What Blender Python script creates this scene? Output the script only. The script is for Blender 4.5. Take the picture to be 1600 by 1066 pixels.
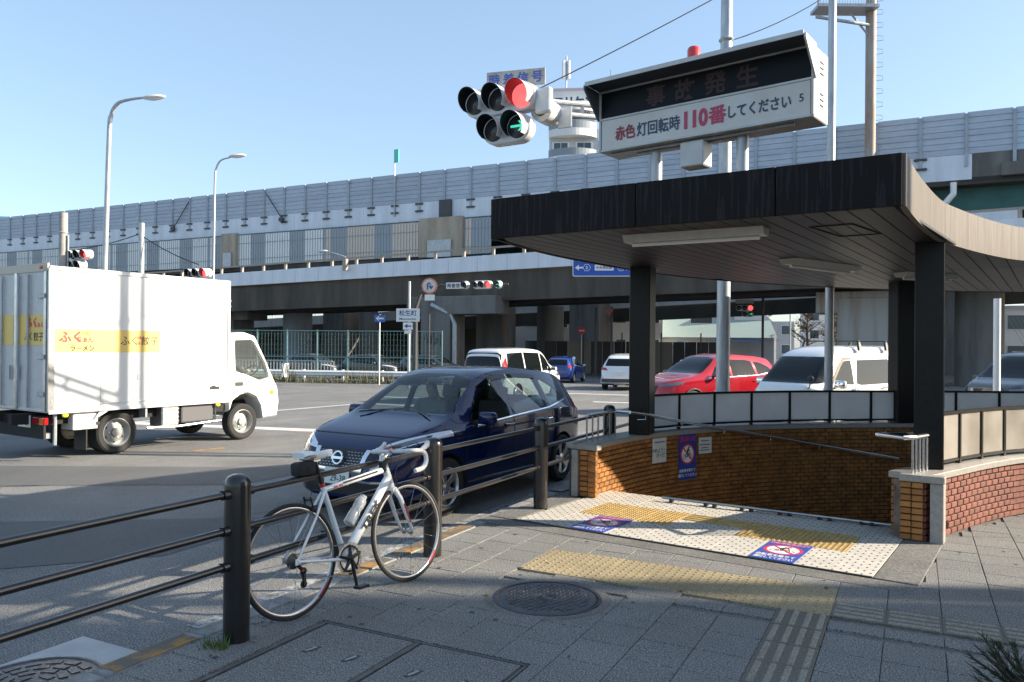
import bpy, bmesh, math, random
from mathutils import Vector, Matrix, Euler
PI = math.pi
rnd = random.Random(7)
for o in list(bpy.data.objects): bpy.data.objects.remove(o)
SC = bpy.context.scene
COL = SC.collection

# ---------------------------------------------------------------- camera
cam_d = bpy.data.cameras.new('camera'); cam = bpy.data.objects.new('camera', cam_d); COL.objects.link(cam)
cam_d.sensor_width = 36.0; cam_d.lens = 1230/1600*36.0
cam_d.clip_start = .05; cam_d.clip_end = 3000
cam.matrix_world = Matrix.Translation((0,0,1.62)) @ Matrix.Rotation(PI/2+.004,4,'X') @ Matrix.Rotation(.009,4,'Z')
SC.camera = cam
# ---------------------------------------------------------------- sky, sun, exposure
SUN_EL = math.radians(25); SUN_DIR = Vector((math.cos(SUN_EL)*.995, math.cos(SUN_EL)*-.04, math.sin(SUN_EL))).normalized()
W = bpy.data.worlds.new('World'); SC.world = W; W.use_nodes = True
wn = W.node_tree; bg = wn.nodes['Background']
sky = wn.nodes.new('ShaderNodeTexSky'); sky.sky_type = 'NISHITA'; sky.sun_disc = False
sky.sun_elevation = SUN_EL; sky.sun_rotation = math.atan2(SUN_DIR.x, SUN_DIR.y)
sky.altitude = 20; sky.air_density = 1.0; sky.dust_density = 1.1; sky.ozone_density = 1.5
hz = wn.nodes.new('ShaderNodeMix'); hz.data_type = 'RGBA'; hz.inputs[0].default_value = .38     # thin even winter haze over the clear sky
wn.links.new(sky.outputs[0], hz.inputs[6]); hz.inputs[7].default_value = (1.9,2.7,3.6,1)
wn.links.new(hz.outputs[2], bg.inputs[0]); bg.inputs[1].default_value = .115
sl = bpy.data.lights.new('sun','SUN'); sl.energy = 5.0; sl.angle = math.radians(.55); sl.color = (1,.89,.72)
so = bpy.data.objects.new('sun', sl); COL.objects.link(so); so.location = (40,0,30)
so.rotation_euler = SUN_DIR.to_track_quat('Z','Y').to_euler()
SC.view_settings.view_transform = 'Standard'; SC.view_settings.look = 'None'
SC.view_settings.gamma = 1; SC.view_settings.use_curve_mapping = False
SC.view_settings.exposure = 1.25
SC.cycles.max_bounces = 6; SC.cycles.diffuse_bounces = 3; SC.cycles.glossy_bounces = 3
SC.cycles.transmission_bounces = 6; SC.cycles.transparent_max_bounces = 8
SC.cycles.caustics_reflective = False; SC.cycles.caustics_refractive = False

# ---------------------------------------------------------------- materials
MATS = {}
def mat(name, col, rough=.6, metal=0, var=.0, scale=8, bump=0, bscale=60, col2=None, spec=.5, emit=0, coat=0,
        rnd_obj=0, stretch=None, trans=0, alpha=1, lo=.35, hi=.65):
    """procedural material: two noise-mixed colours, fine bump, optional tint per object"""
    if name in MATS: return MATS[name]
    m = bpy.data.materials.new(name); m.use_nodes = True; nt = m.node_tree; N = nt.nodes; L = nt.links
    b = N['Principled BSDF']; c = (*col[:3], 1)
    b.inputs['Base Color'].default_value = c; b.inputs['Roughness'].default_value = rough
    b.inputs['Metallic'].default_value = metal; b.inputs['Specular IOR Level'].default_value = spec
    if coat: b.inputs['Coat Weight'].default_value = coat; b.inputs['Coat Roughness'].default_value = .03
    if trans: b.inputs['Transmission Weight'].default_value = trans
    if alpha < 1: b.inputs['Alpha'].default_value = alpha
    if emit: b.inputs['Emission Color'].default_value = c; b.inputs['Emission Strength'].default_value = emit
    src = None
    tc = mp = None
    if var or bump:
        tc = N.new('ShaderNodeTexCoord'); mp = N.new('ShaderNodeMapping'); L.new(tc.outputs['Object'], mp.inputs[0])
        if stretch: mp.inputs['Scale'].default_value = stretch
    if var or col2:
        n = N.new('ShaderNodeTexNoise'); n.inputs['Scale'].default_value = scale; n.inputs['Detail'].default_value = 6
        n.inputs['Roughness'].default_value = .65
        if mp is None:
            tc = N.new('ShaderNodeTexCoord'); mp = N.new('ShaderNodeMapping'); L.new(tc.outputs['Object'], mp.inputs[0])
            if stretch: mp.inputs['Scale'].default_value = stretch
        L.new(mp.outputs[0], n.inputs[0])
        r = N.new('ShaderNodeValToRGB'); L.new(n.outputs[0], r.inputs[0])
        r.color_ramp.elements[0].position = lo; r.color_ramp.elements[1].position = hi
        if col2: a = (*col2[:3],1); z = c
        else: a = tuple(max(0,x*(1-var)) for x in col[:3])+(1,); z = tuple(min(1,x*(1+var)) for x in col[:3])+(1,)
        r.color_ramp.elements[0].color = a; r.color_ramp.elements[1].color = z
        src = r.outputs[0]
    if rnd_obj:
        oi = N.new('ShaderNodeObjectInfo'); mr = N.new('ShaderNodeMapRange')
        mr.inputs[3].default_value = 1-rnd_obj; mr.inputs[4].default_value = 1+rnd_obj
        L.new(oi.outputs['Random'], mr.inputs[0])
        mx = N.new('ShaderNodeMix'); mx.data_type='RGBA'; mx.blend_type='MULTIPLY'; mx.inputs[0].default_value = 1
        if src: L.new(src, mx.inputs[6])
        else: mx.inputs[6].default_value = c
        cb = N.new('ShaderNodeCombineColor')
        for k in range(3): L.new(mr.outputs[0], cb.inputs[k])
        L.new(cb.outputs[0], mx.inputs[7]); src = mx.outputs[2]
    if src: L.new(src, b.inputs['Base Color'])
    if bump:
        n2 = N.new('ShaderNodeTexNoise'); n2.inputs['Scale'].default_value = bscale; n2.inputs['Detail'].default_value = 4
        L.new(tc.outputs['Object'], n2.inputs[0])
        bp = N.new('ShaderNodeBump'); bp.inputs['Strength'].default_value = bump; bp.inputs['Distance'].default_value = .01
        L.new(n2.outputs[0], bp.inputs['Height']); L.new(bp.outputs[0], b.inputs['Normal'])
    MATS[name] = m
    return m
def speckle(name, cols, scale, rough=.85, big=None, bump=.5, rnd_obj=0, big_scale=.7):
    """granular surface (asphalt, granite chip paving): voronoi grain between colours, large stains"""
    m = bpy.data.materials.new(name); m.use_nodes = True; nt = m.node_tree; N = nt.nodes; L = nt.links
    b = N['Principled BSDF']; b.inputs['Roughness'].default_value = rough
    g = N.new('ShaderNodeNewGeometry')
    v = N.new('ShaderNodeTexNoise'); v.inputs['Scale'].default_value = scale; v.inputs['Detail'].default_value = 3; v.inputs['Roughness'].default_value=.7
    L.new(g.outputs['Position'], v.inputs[0])
    r = N.new('ShaderNodeValToRGB'); L.new(v.outputs[0], r.inputs[0])
    el = r.color_ramp.elements
    el[0].position = .38; el[1].position = .64; el[0].color = (*cols[0],1); el[1].color = (*cols[2],1)
    e = el.new(.5); e.color = (*cols[1],1)
    n = N.new('ShaderNodeTexNoise'); n.inputs['Scale'].default_value = big_scale; n.inputs['Detail'].default_value = 7; n.inputs['Roughness'].default_value=.7
    L.new(g.outputs['Position'], n.inputs[0])
    mr = N.new('ShaderNodeMapRange'); mr.inputs[1].default_value=.3; mr.inputs[2].default_value=.7
    lo, hi = big or (.75,1.15)
    mr.inputs[3].default_value = lo; mr.inputs[4].default_value = hi; L.new(n.outputs[0], mr.inputs[0])
    val = mr.outputs[0]
    if rnd_obj:
        oi = N.new('ShaderNodeObjectInfo'); m2 = N.new('ShaderNodeMapRange'); m2.inputs[3].default_value=1-rnd_obj; m2.inputs[4].default_value=1+rnd_obj
        L.new(oi.outputs['Random'], m2.inputs[0]); mu = N.new('ShaderNodeMath'); mu.operation='MULTIPLY'
        L.new(val, mu.inputs[0]); L.new(m2.outputs[0], mu.inputs[1]); val = mu.outputs[0]
    vm = N.new('ShaderNodeVectorMath'); vm.operation='SCALE'; L.new(r.outputs[0], vm.inputs[0]); L.new(val, vm.inputs[3])
    L.new(vm.outputs[0], b.inputs['Base Color'])
    bp = N.new('ShaderNodeBump'); bp.inputs['Strength'].default_value=bump; bp.inputs['Distance'].default_value=.004
    L.new(v.outputs[0], bp.inputs['Height']); L.new(bp.outputs[0], b.inputs['Normal'])
    MATS[name] = m; return m

# ---------------------------------------------------------------- mesh building
def frame(o, x, z=None):
    """matrix with origin o, local x along x, local z close to z"""
    x = Vector(x).normalized(); z = Vector(z or (0,0,1)); y = z.cross(x).normalized(); z = x.cross(y)
    M = Matrix((x,y,z)).transposed().to_4x4(); M.translation = Vector(o); return M
def T(x=0,y=0,z=0): return Matrix.Translation((x,y,z))
def RX(a): return Matrix.Rotation(a,4,'X')
def RY(a): return Matrix.Rotation(a,4,'Y')
def RZ(a): return Matrix.Rotation(a,4,'Z')
_txt = {}
def text_geo(s, bold=.0, space=1.0):
    k = (s,bold,space)
    if k in _txt: return _txt[k]
    c = bpy.data.curves.new('t','FONT'); c.body = s; c.size = 1; c.offset = bold; c.space_character = space; c.resolution_u = 3
    o = bpy.data.objects.new('t',c); COL.objects.link(o)
    me = bpy.data.meshes.new_from_object(o.evaluated_get(bpy.context.evaluated_depsgraph_get()))
    v = [tuple(p.co) for p in me.vertices]; f = [tuple(p.vertices) for p in me.polygons]
    bpy.data.objects.remove(o); bpy.data.curves.remove(c); bpy.data.meshes.remove(me)
    if v:
        x0=min(p[0] for p in v); x1=max(p[0] for p in v); y0=min(p[1] for p in v); y1=max(p[1] for p in v)
        v = [((p[0]-(x0+x1)/2), (p[1]-(y0+y1)/2), 0) for p in v]; dim = (x1-x0, y1-y0)
    else: dim = (1,1)
    _txt[k] = (v,f,dim); return _txt[k]
class MB:
    def __init__(s): s.v=[]; s.f=[]; s.m=[]
    def add(s, vs, fs, mi=0, M=None):
        b = len(s.v)
        if M is not None: vs = [M @ Vector(p) for p in vs]
        s.v += [tuple(p) for p in vs]; s.f += [tuple(b+i for i in f) for f in fs]; s.m += [mi]*len(fs); return s
    def box(s, c, d, M=None, mi=0, taper=1):
        x,y,z = d[0]/2,d[1]/2,d[2]/2; t = taper
        vs = [(-x,-y,-z),(x,-y,-z),(x,y,-z),(-x,y,-z),(-x*t,-y*t,z),(x*t,-y*t,z),(x*t,y*t,z),(-x*t,y*t,z)]
        vs = [(p[0]+c[0],p[1]+c[1],p[2]+c[2]) for p in vs]
        return s.add(vs, [(0,3,2,1),(4,5,6,7),(0,1,5,4),(1,2,6,5),(2,3,7,6),(3,0,4,7)], mi, M)
    def loft(s, rings, mi=0, M=None, closed=True, cap=True):
        n = len(rings[0]); vs = [p for r in rings for p in r]; fs = []
        for i in range(len(rings)-1):
            for j in range(n if closed else n-1):
                k=(j+1)%n; fs.append((i*n+j, i*n+k, (i+1)*n+k, (i+1)*n+j))
        if cap and closed:
            fs.append(tuple(range(n-1,-1,-1))); fs.append(tuple((len(rings)-1)*n+j for j in range(n)))
        return s.add(vs, fs, mi, M)
    def tube(s, pts, r, n=8, mi=0, M=None, cap=True, close=False):
        pts = [Vector(p) for p in pts]; R = r if isinstance(r,(list,tuple)) else [r]*len(pts); rings=[]; up=None
        for i,p in enumerate(pts):
            if close: t = pts[(i+1)%len(pts)]-pts[i-1]
            else: t = pts[min(i+1,len(pts)-1)]-pts[max(i-1,0)]
            t.normalize()
            if up is None:
                up = Vector((0,0,1)) if abs(t.z)<.9 else Vector((1,0,0))
            a = t.cross(up).normalized(); up = a.cross(t).normalized()
            rings.append([p + (a*math.cos(2*PI*k/n)+up*math.sin(2*PI*k/n))*R[i] for k in range(n)])
        if close: rings.append(rings[0]); cap=False
        return s.loft(rings, mi, M, True, cap)
    def cyl(s, p0, p1, r0, r1=None, n=12, mi=0, M=None): return s.tube([p0,p1],[r0, r0 if r1 is None else r1],n,mi,M)
    def lathe(s, prof, n=24, mi=0, M=None, cap=True):
        rings = [[(r*math.cos(2*PI*k/n), r*math.sin(2*PI*k/n), z) for k in range(n)] for r,z in prof]
        return s.loft(rings, mi, M, True, cap)
    def prism(s, poly, z0, z1, mi=0, M=None):
        n=len(poly); vs=[(p[0],p[1],z0) for p in poly]+[(p[0],p[1],z1) for p in poly]
        fs=[tuple(range(n-1,-1,-1)),tuple(range(n,2*n))]+[(i,(i+1)%n,n+(i+1)%n,n+i) for i in range(n)]
        return s.add(vs,fs,mi,M)
    def poly(s, pts, mi=0, M=None): return s.add(pts,[tuple(range(len(pts)))],mi,M)
    def torus(s, R, r, n=32, k=8, mi=0, M=None, a0=0, a1=2*PI):
        full = abs(a1-a0-2*PI)<1e-6
        pts=[(R*math.cos(a0+(a1-a0)*i/n),R*math.sin(a0+(a1-a0)*i/n),0) for i in range(n if full else n+1)]
        return s.tube(pts,r,k,mi,M,True,full)
    def ball(s, c, r, M=None, mi=0, n=12, k=8):
        rx,ry,rz = r if isinstance(r,(tuple,list)) else (r,r,r)
        rings=[]
        for i in range(k+1):
            a=-PI/2+PI*i/k; q=max(math.cos(a),.02)
            rings.append([(c[0]+rx*q*math.cos(2*PI*j/n), c[1]+ry*q*math.sin(2*PI*j/n), c[2]+rz*math.sin(a)) for j in range(n)])
        return s.loft(rings,mi,M)
    def text(s, t, h, M, mi=0, bold=.015, wid=None, space=1.0):
        """lettering of cap height about h, centred, in the local xy plane of M"""
        cjk = any(ord(c)>0x2e80 for c in t); v,f,d = text_geo(t,min(bold,.006) if cjk else bold,space); k = h/.92; kx = k if wid is None else wid/d[0]
        w = (bold-.006)*.8 if cjk and bold>.012 else 0
        for q,(dx,dy) in enumerate(((-1,-1),(1,1),(-1,1),(1,-1)) if w else ((0,0),)):
            s.add([(p[0]*kx+dx*w*k,p[1]*k+dy*w*k,q*.0003) for p in v], f, mi, M)
        return s
    def build(s, name, mats, parent=None, smooth=False, ang=35, bevel=0, M=None, seg=1, kind=None):
        me = bpy.data.meshes.new(name); me.from_pydata(s.v,[],s.f)
        ml = mats if isinstance(mats,(list,tuple)) else [mats]
        for m in ml: me.materials.append(m)
        if len(ml)>1: me.polygons.foreach_set('material_index', s.m)
        bm = bmesh.new(); bm.from_mesh(me)
        bmesh.ops.recalc_face_normals(bm, faces=bm.faces) if not getattr(s,'keep',False) else None
        if bevel:
            ed=[e for e in bm.edges if len(e.link_faces)==2 and e.calc_face_angle(0)>.5]
            bmesh.ops.bevel(bm, geom=ed, offset=bevel, segments=seg, affect='EDGES', profile=.5, clamp_overlap=True)
        bm.to_mesh(me); bm.free()
        if smooth:
            me.polygons.foreach_set('use_smooth',[True]*len(me.polygons)); me.set_sharp_from_angle(angle=math.radians(ang))
        me.update()
        return link(name, me, parent, M, kind)
def link(name, me, parent=None, M=None, kind=None):
    o = bpy.data.objects.new(name, me); COL.objects.link(o)
    if parent: o.parent = parent
    if M is not None: o.matrix_local = M
    if kind: o['kind'] = kind
    return o
def tag(o, label=None, cat=None, group=None, kind=None):
    if label: o['label']=label
    if cat: o['category']=cat
    if group: o['group']=group
    if kind: o['kind']=kind
    return o
def thing(name, label, cat, loc=(0,0,0), rz=0, group=None, M=None):
    o = bpy.data.objects.new(name, None); COL.objects.link(o); o.empty_display_size=.2
    o.matrix_world = M if M is not None else (T(*loc) @ RZ(rz))
    return tag(o,label,cat,group)
def part_label(o, l): o['label']=l; return o
def copy_tree(o, parent=None):
    c = o.copy(); COL.objects.link(c); c.parent = parent
    for ch in list(o.children): copy_tree(ch, c)
    return c
def spline(P, n=8):
    """Catmull-Rom through points"""
    P=[Vector(p) for p in P]; out=[]
    for i in range(len(P)-1):
        p0=P[max(i-1,0)];p1=P[i];p2=P[i+1];p3=P[min(i+2,len(P)-1)]
        for k in range(n):
            t=k/n; out.append(.5*((2*p1)+(p2-p0)*t+(2*p0-5*p1+4*p2-p3)*t*t+(3*p1-p0-3*p2+p3)*t**3))
    out.append(P[-1]); return out
def bool_mesh(a, b, op):
    """boolean of two meshes, result as a new mesh"""
    oa=bpy.data.objects.new('a',a); ob=bpy.data.objects.new('b',b); COL.objects.link(oa); COL.objects.link(ob)
    md=oa.modifiers.new('b','BOOLEAN'); md.operation=op; md.object=ob; md.solver='EXACT'
    me=bpy.data.meshes.new_from_object(oa.evaluated_get(bpy.context.evaluated_depsgraph_get()))
    bpy.data.objects.remove(oa); bpy.data.objects.remove(ob); return me
def raw_mesh(mb, mats=()):
    me=bpy.data.meshes.new('m'); me.from_pydata(mb.v,[],mb.f)
    for m in mats: me.materials.append(m)
    if len(mats)>1: me.polygons.foreach_set('material_index', mb.m)
    bm=bmesh.new(); bm.from_mesh(me); bmesh.ops.recalc_face_normals(bm,faces=bm.faces); bm.to_mesh(me); bm.free(); return me
# street frame: U across the pavement, V along the kerb and the roadway
UX=Vector((.8905,-.455,0)); VX=Vector((.455,.8905,0)); T0=Vector((1.664,4.887,0))
def uv(u,v,z=0): p=T0+UX*u+VX*v; return Vector((p.x,p.y,z))
# entrance frame: E1 along the threshold, E2 down the stairs
E1=Vector((.8225,-.5688,0)); E2=Vector((.5688,.8225,0)); E0=Vector((.044,7.278,0))
def ef(a,b,z=0): p=E0+E1*a+E2*b; return Vector((p.x,p.y,z))
def road_z(y): return -.18 if y<14 else (-.18-.0118*(y-14) if y<50 else -.605)
M_ = mat
black=M_('black_plastic',(.012,.012,.013),.45); rubber=M_('tyre_rubber',(.018,.018,.018),.8,bump=.3,bscale=40)
white_p=M_('white_paint',(.78,.78,.76),.35,var=.04,scale=3,coat=.3); steel=M_('stainless_steel',(.6,.6,.6),.25,1,var=.05,scale=20)
galv=M_('galvanised_steel',(.42,.44,.46),.5,.6,var=.18,scale=12,stretch=(1,1,.2))
glass_d=M_('dark_glass',(.006,.008,.009),.03,spec=.35); chrome=M_('chrome',(.75,.75,.76),.1,1)
grey_p=M_('grey_paint',(.42,.43,.44),.5,var=.1,scale=5); dgrey=M_('dark_grey',(.06,.06,.065),.55,var=.15)
# ================================================================ ground, road, pavement
from mathutils.geometry import tessellate_polygon
asphalt = speckle('asphalt', [(.045,.045,.046),(.13,.129,.127),(.36,.35,.33)], 105, .82, (.75,1.2), .9)
pave_m = speckle('granite_chip_paving', [(.045,.047,.05),(.158,.155,.148),(.38,.37,.34)], 125, .85, (.8,1.12), .8, rnd_obj=.055)
mortar = speckle('mortar_bed', [(.09,.085,.078),(.15,.142,.13),(.21,.2,.185)], 60, .9, (.7,1.2), .4, big_scale=2)
conc = mat('concrete', (.33,.32,.30), .85, var=.18, scale=3, bump=.3, bscale=90)
conc_d = mat('stained_concrete', (.26,.245,.225), .9, col2=(.12,.112,.1), scale=1.3, stretch=(1,1,.15), bump=.2)
kerb_m = mat('kerb_concrete', (.24,.235,.225), .9, var=.35, scale=6, bump=.4, bscale=80)
def road_streaks(m):
    # long faint wheel tracks and stains along the carriageway
    nt=m.node_tree; N=nt.nodes; L=nt.links; b=N['Principled BSDF']; src=b.inputs['Base Color'].links[0].from_socket
    g=N.new('ShaderNodeNewGeometry'); mp=N.new('ShaderNodeMapping'); mp.vector_type='TEXTURE'; mp.inputs['Rotation'].default_value=(0,0,math.radians(-27)); mp.inputs['Scale'].default_value=(.9,9,1); L.new(g.outputs['Position'],mp.inputs[0])
    n=N.new('ShaderNodeTexNoise'); n.inputs['Scale'].default_value=1; n.inputs['Detail'].default_value=5; n.inputs['Roughness'].default_value=.7; L.new(mp.outputs[0],n.inputs[0])
    mr=N.new('ShaderNodeMapRange'); mr.inputs[1].default_value=.3; mr.inputs[2].default_value=.7; mr.inputs[3].default_value=.84; mr.inputs[4].default_value=1.14; L.new(n.outputs[0],mr.inputs[0])
    vm=N.new('ShaderNodeVectorMath'); vm.operation='SCALE'; L.new(src,vm.inputs[0]); L.new(mr.outputs[0],vm.inputs[3]); L.new(vm.outputs[0],b.inputs['Base Color'])
road_streaks(asphalt)
def worn_yellow():
    m = bpy.data.materials.new('worn_yellow_paint'); m.use_nodes=True; N=m.node_tree.nodes; L=m.node_tree.links; b=N['Principled BSDF']; b.inputs['Roughness'].default_value=.8
    g=N.new('ShaderNodeNewGeometry'); n=N.new('ShaderNodeTexNoise'); n.inputs['Scale'].default_value=5; n.inputs['Detail'].default_value=8; n.inputs['Roughness'].default_value=.75
    L.new(g.outputs['Position'],n.inputs[0]); r=N.new('ShaderNodeValToRGB'); L.new(n.outputs[0],r.inputs[0]); e=r.color_ramp.elements
    e[0].position=.46; e[0].color=(.11,.10,.085,1); e[1].position=.56; e[1].color=(.33,.17,.04,1); L.new(r.outputs[0],b.inputs['Base Color']); return m
yel_k = worn_yellow()
def sheet(name, loops, zf, m, kind='structure', parent=None):
    lp=[[Vector((p[0],p[1],0)) for p in l] for l in loops]; tri=tessellate_polygon(lp); vs=[p for l in lp for p in l]
    mb=MB(); mb.add([(p.x,p.y,zf(p)) for p in vs], tri); o=mb.build(name,m,parent); 
    for p in o.data.polygons:
        if p.normal.z<0: p.flip()
    if kind: o['kind']=kind
    return o
KU=-2.86
kerb_line=[uv(KU,-20),uv(KU,2.9)]+[Vector((x,y,0)) for x,y in ((.86,9.5),(1.35,10.4),(2.2,11.25),(3.6,12.15),(5.6,12.6),(9,12.7),(60,12.7))]
# wall centre lines of the stair well
LW=[(.735,8.445),(1.13,9.05),(1.7,9.72),(2.55,10.35),(3.8,10.88),(5.2,11.15),(7,11.25),(9,11.2),(12,11.1)]
RW=[(3.36,6.66),(3.86,7.06),(4.42,7.5),(5.15,7.95),(6.2,8.3),(7.5,8.5),(9,8.55),(12,8.6)]
LWs=spline([(x,y,0) for x,y in LW],6); RWs=spline([(x,y,0) for x,y in RW],6)
well=[ef(-.05,1.66)]+LWs[3:]+RWs[::-1]
walk_outer=[(60,-20)]+[(p.x,p.y) for p in kerb_line[::-1]]
walk_outer=[(p.x,p.y) for p in kerb_line]+[(60,-20)]
sidewalk=sheet('sidewalk',[walk_outer,[(p.x,p.y) for p in well][::-1]],lambda p:-.012,mortar)
mb=MB()                                                                   # the road, falling gently away from the crossing
rl=[(p.x,p.y) for p in kerb_line]
road_near=[(-500,-20)]+rl+[(500,12.7),(500,14),(-500,14)]
tri=tessellate_polygon([[Vector((x,y,0)) for x,y in road_near]])
mb.add([(x,y,-.18) for x,y in road_near],tri)
ys=[14,20,26,32,38,44,50,80,200,1600]
for a,b in zip(ys,ys[1:]): mb.add([(-500,a,road_z(a)),(500,a,road_z(a)),(500,b,road_z(b)),(-500,b,road_z(b))],[(0,1,2,3)])
road=mb.build('road',asphalt); road['kind']='structure'
for p in road.data.polygons:
    if p.normal.z<0: p.flip()
# kerb stones along the near kerb
kb=MB().box((0,0,-.1),(.15,.594,.2)).build('kerb_stone',kerb_m,sidewalk,bevel=.012,M=frame(uv(KU+.075,0,0),UX))
for i in range(-16,11):
    v=i*.6+.1
    if v>2.9: break
    o=kb if i==-16 else kb.copy()
    if i>-16: COL.objects.link(o); o.parent=sidewalk
    o.matrix_local=frame(uv(KU+.075,v,.0),UX)@RX(rnd.uniform(-.004,.004))
    if i in (-6,-4,-1,0,1): 
        p=MB().box((0,0,.0015),(.13,.5 if i!=-6 else .42,.003)).build('yellow_paint',yel_k,o)
pts=spline(kerb_line[1:-1],4); mb=MB()
for a,b in zip(pts,pts[1:]):
    n=Vector((b-a)).cross(Vector((0,0,1))).normalized()*.15
    mb.add([(a.x,a.y,-.2),(b.x,b.y,-.2),(b.x,b.y,0),(a.x,a.y,0),(a.x+n.x,a.y+n.y,0),(b.x+n.x,b.y+n.y,0)],[(0,1,2,3),(3,2,5,4)])
mb.build('kerb_curve',kerb_m,sidewalk)
# ---- tiles
def in_poly(x,y,P):
    c=False; j=len(P)-1
    for i in range(len(P)):
        xi,yi=P[i][:2]; xj,yj=P[j][:2]
        if (yi>y)!=(yj>y) and x<(xj-xi)*(y-yi)/(yj-yi)+xi: c=not c
        j=i
    return c
wellp=[(p.x,p.y) for p in well]
RWo=[p+(E1*.25) for p in RWs]
redside=[(p.x-.25,p.y+.25) for p in RWs]
def blocked(x,y):
    d=Vector((x,y,0))-E0; a,b=d.dot(E1),d.dot(E2)
    if -.26<a<3.33 and -.2<b<2.2: return True
    if a>3.2 and b>1.0 and in_poly(x,y,[(3.1,6.9)]+[(p.x+.14,p.y-.14) for p in RWs]+[(9,12),(3,12)]): return True
    if in_poly(x,y,wellp): return True
    if a<=-.1 and b>1.2: return True
    if (x-.24)**2+(y-5.04)**2<.37**2: return True
    t=Vector((x,y,0))-T0; u,v=t.dot(UX),t.dot(VX)
    if -2.3<u<-.95 and -3.6<v<-1.5: return True
    if u<KU+.3 : return True
    return False
tile_me=MB().box((0,0,-.016),(.2955,.2955,.032)).build('paving_tile',pave_m,sidewalk,bevel=.003)
half_me=MB().box((0,0,-.016),(.2955,.1455,.032)).build('paving_tile',pave_m,sidewalk,bevel=.003)
cells=[]
for i in range(-9,14):
    off=.15 if (i<-1 and i%2) else 0
    busy=[]
    if i==0: busy.append((-4.2,0))
    if -6<=i<=0: busy.append((0,.6))
    if i>=1: busy.append((0,.3))
    for j in range(-16,16):
        a,b=j*.3+off,j*.3+off+.3; h=False
        for p,q in busy:
            if a>=p-1e-6 and b<=q+1e-6: a=b=0; break
            if a<p-1e-6<b: b=p; h=True
            elif a<q-1e-6<b: a=q; h=True
        if b-a<.1: continue
        c=uv((i+.5)*.3,(a+b)/2)
        if c.y<3.3 or abs(c.x)>c.y*.72+.3: continue
        if not blocked(c.x,c.y): cells.append((c.length,c,.2955,.1455 if h else .2955))
        else:                                                             # tiles cut to fit round covers and edges
            for q in range(4):
                for r in range(2 if h else 4):
                    e=uv((i+.125+q*.25)*.3,a+(r+.5)*.075)
                    if not blocked(e.x,e.y): cells.append((e.length+40,e,.075,.075))
cells.sort(key=lambda t:t[0]); first={}; rest=MB()
for n,(d,c,w,h) in enumerate(cells):
    Mx=frame(c+Vector((0,0,rnd.uniform(-.0012,.0012) if w>.1 else 0)),UX)@RX(rnd.uniform(-.003,.003))@RY(rnd.uniform(-.003,.003))
    if w>.1 and n<300:
        src=half_me if h<.2 else tile_me
        if src.name not in first: first[src.name]=1; src.matrix_local=Mx
        else: o=src.copy(); COL.objects.link(o); o.parent=sidewalk; o.matrix_local=Mx
    else: rest.box((0,0,-.016),(w,h,.032),Mx)
print('tiles',len(cells))
if rest.v: rest.build('cut_paving',pave_m,sidewalk,kind='stuff')
if half_me.name not in first: bpy.data.objects.remove(half_me)
# ---- tactile blocks (weathered ochre)
tact=speckle('tactile_ochre',[(.2,.155,.085),(.31,.245,.14),(.4,.33,.21)],90,.8,(.75,1.2),.3,rnd_obj=.08)
tact_g=speckle('tactile_grey',[(.085,.075,.06),(.135,.12,.095),(.2,.18,.15)],90,.8,(.75,1.15),.3,rnd_obj=.07)
tact_b=speckle('tactile_bar_worn',[(.17,.15,.115),(.25,.225,.18),(.33,.3,.25)],90,.8,(.8,1.15),.3)
def dots_block(m, name, parent, size=.298, n=5, top=.005, rr=.0125):
    b=MB().box((0,0,-.016),(size,size,.032))
    for i in range(n):
        for j in range(n):
            x=(i-(n-1)/2)*size/n; y=(j-(n-1)/2)*size/n
            b.lathe([(rr,-.001),(rr*.6,top)],7,0,T(x,y,0))
    return b.build(name,m,parent,smooth=True)
def bars_block(m, name, parent, size=.298):
    b=MB().box((0,0,-.016),(size,size,.032))
    for i in range(4):
        y=(i-1.5)*.075; b.add([(-.135,y-.017,0),(.135,y-.017,0),(.135,y+.017,0),(-.135,y+.017,0),(-.13,y-.01,.006),(.13,y-.01,.006),(.13,y+.01,.006),(-.13,y+.01,.006)],[(4,5,6,7),(0,1,5,4),(1,2,6,5),(2,3,7,6),(3,0,4,7)],1)
    return b.build(name,m if isinstance(m,list) else [m,m],parent)
def spread(src, mats_, parent):
    for k,Mx in enumerate(mats_):
        o=src if k==0 else src.copy()
        if k: COL.objects.link(o); o.parent=parent
        o.matrix_local=Mx
jit=lambda:T(0,0,rnd.uniform(-.001,.001))
spread(dots_block(tact,'tactile_dot_block',sidewalk),[frame(uv((i+.5)*.3,(j+.5)*.3,.001),UX)@jit() for i in range(-6,1) for j in range(2)],sidewalk)
spread(bars_block([tact_g,tact_b],'tactile_bar_block',sidewalk),[frame(uv((i+.5)*.3,.15,.001),UX)@jit() for i in range(1,8)]+[frame(uv(.15,-(j+.5)*.3,.001),VX)@jit() for j in range(5)],sidewalk)
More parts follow.
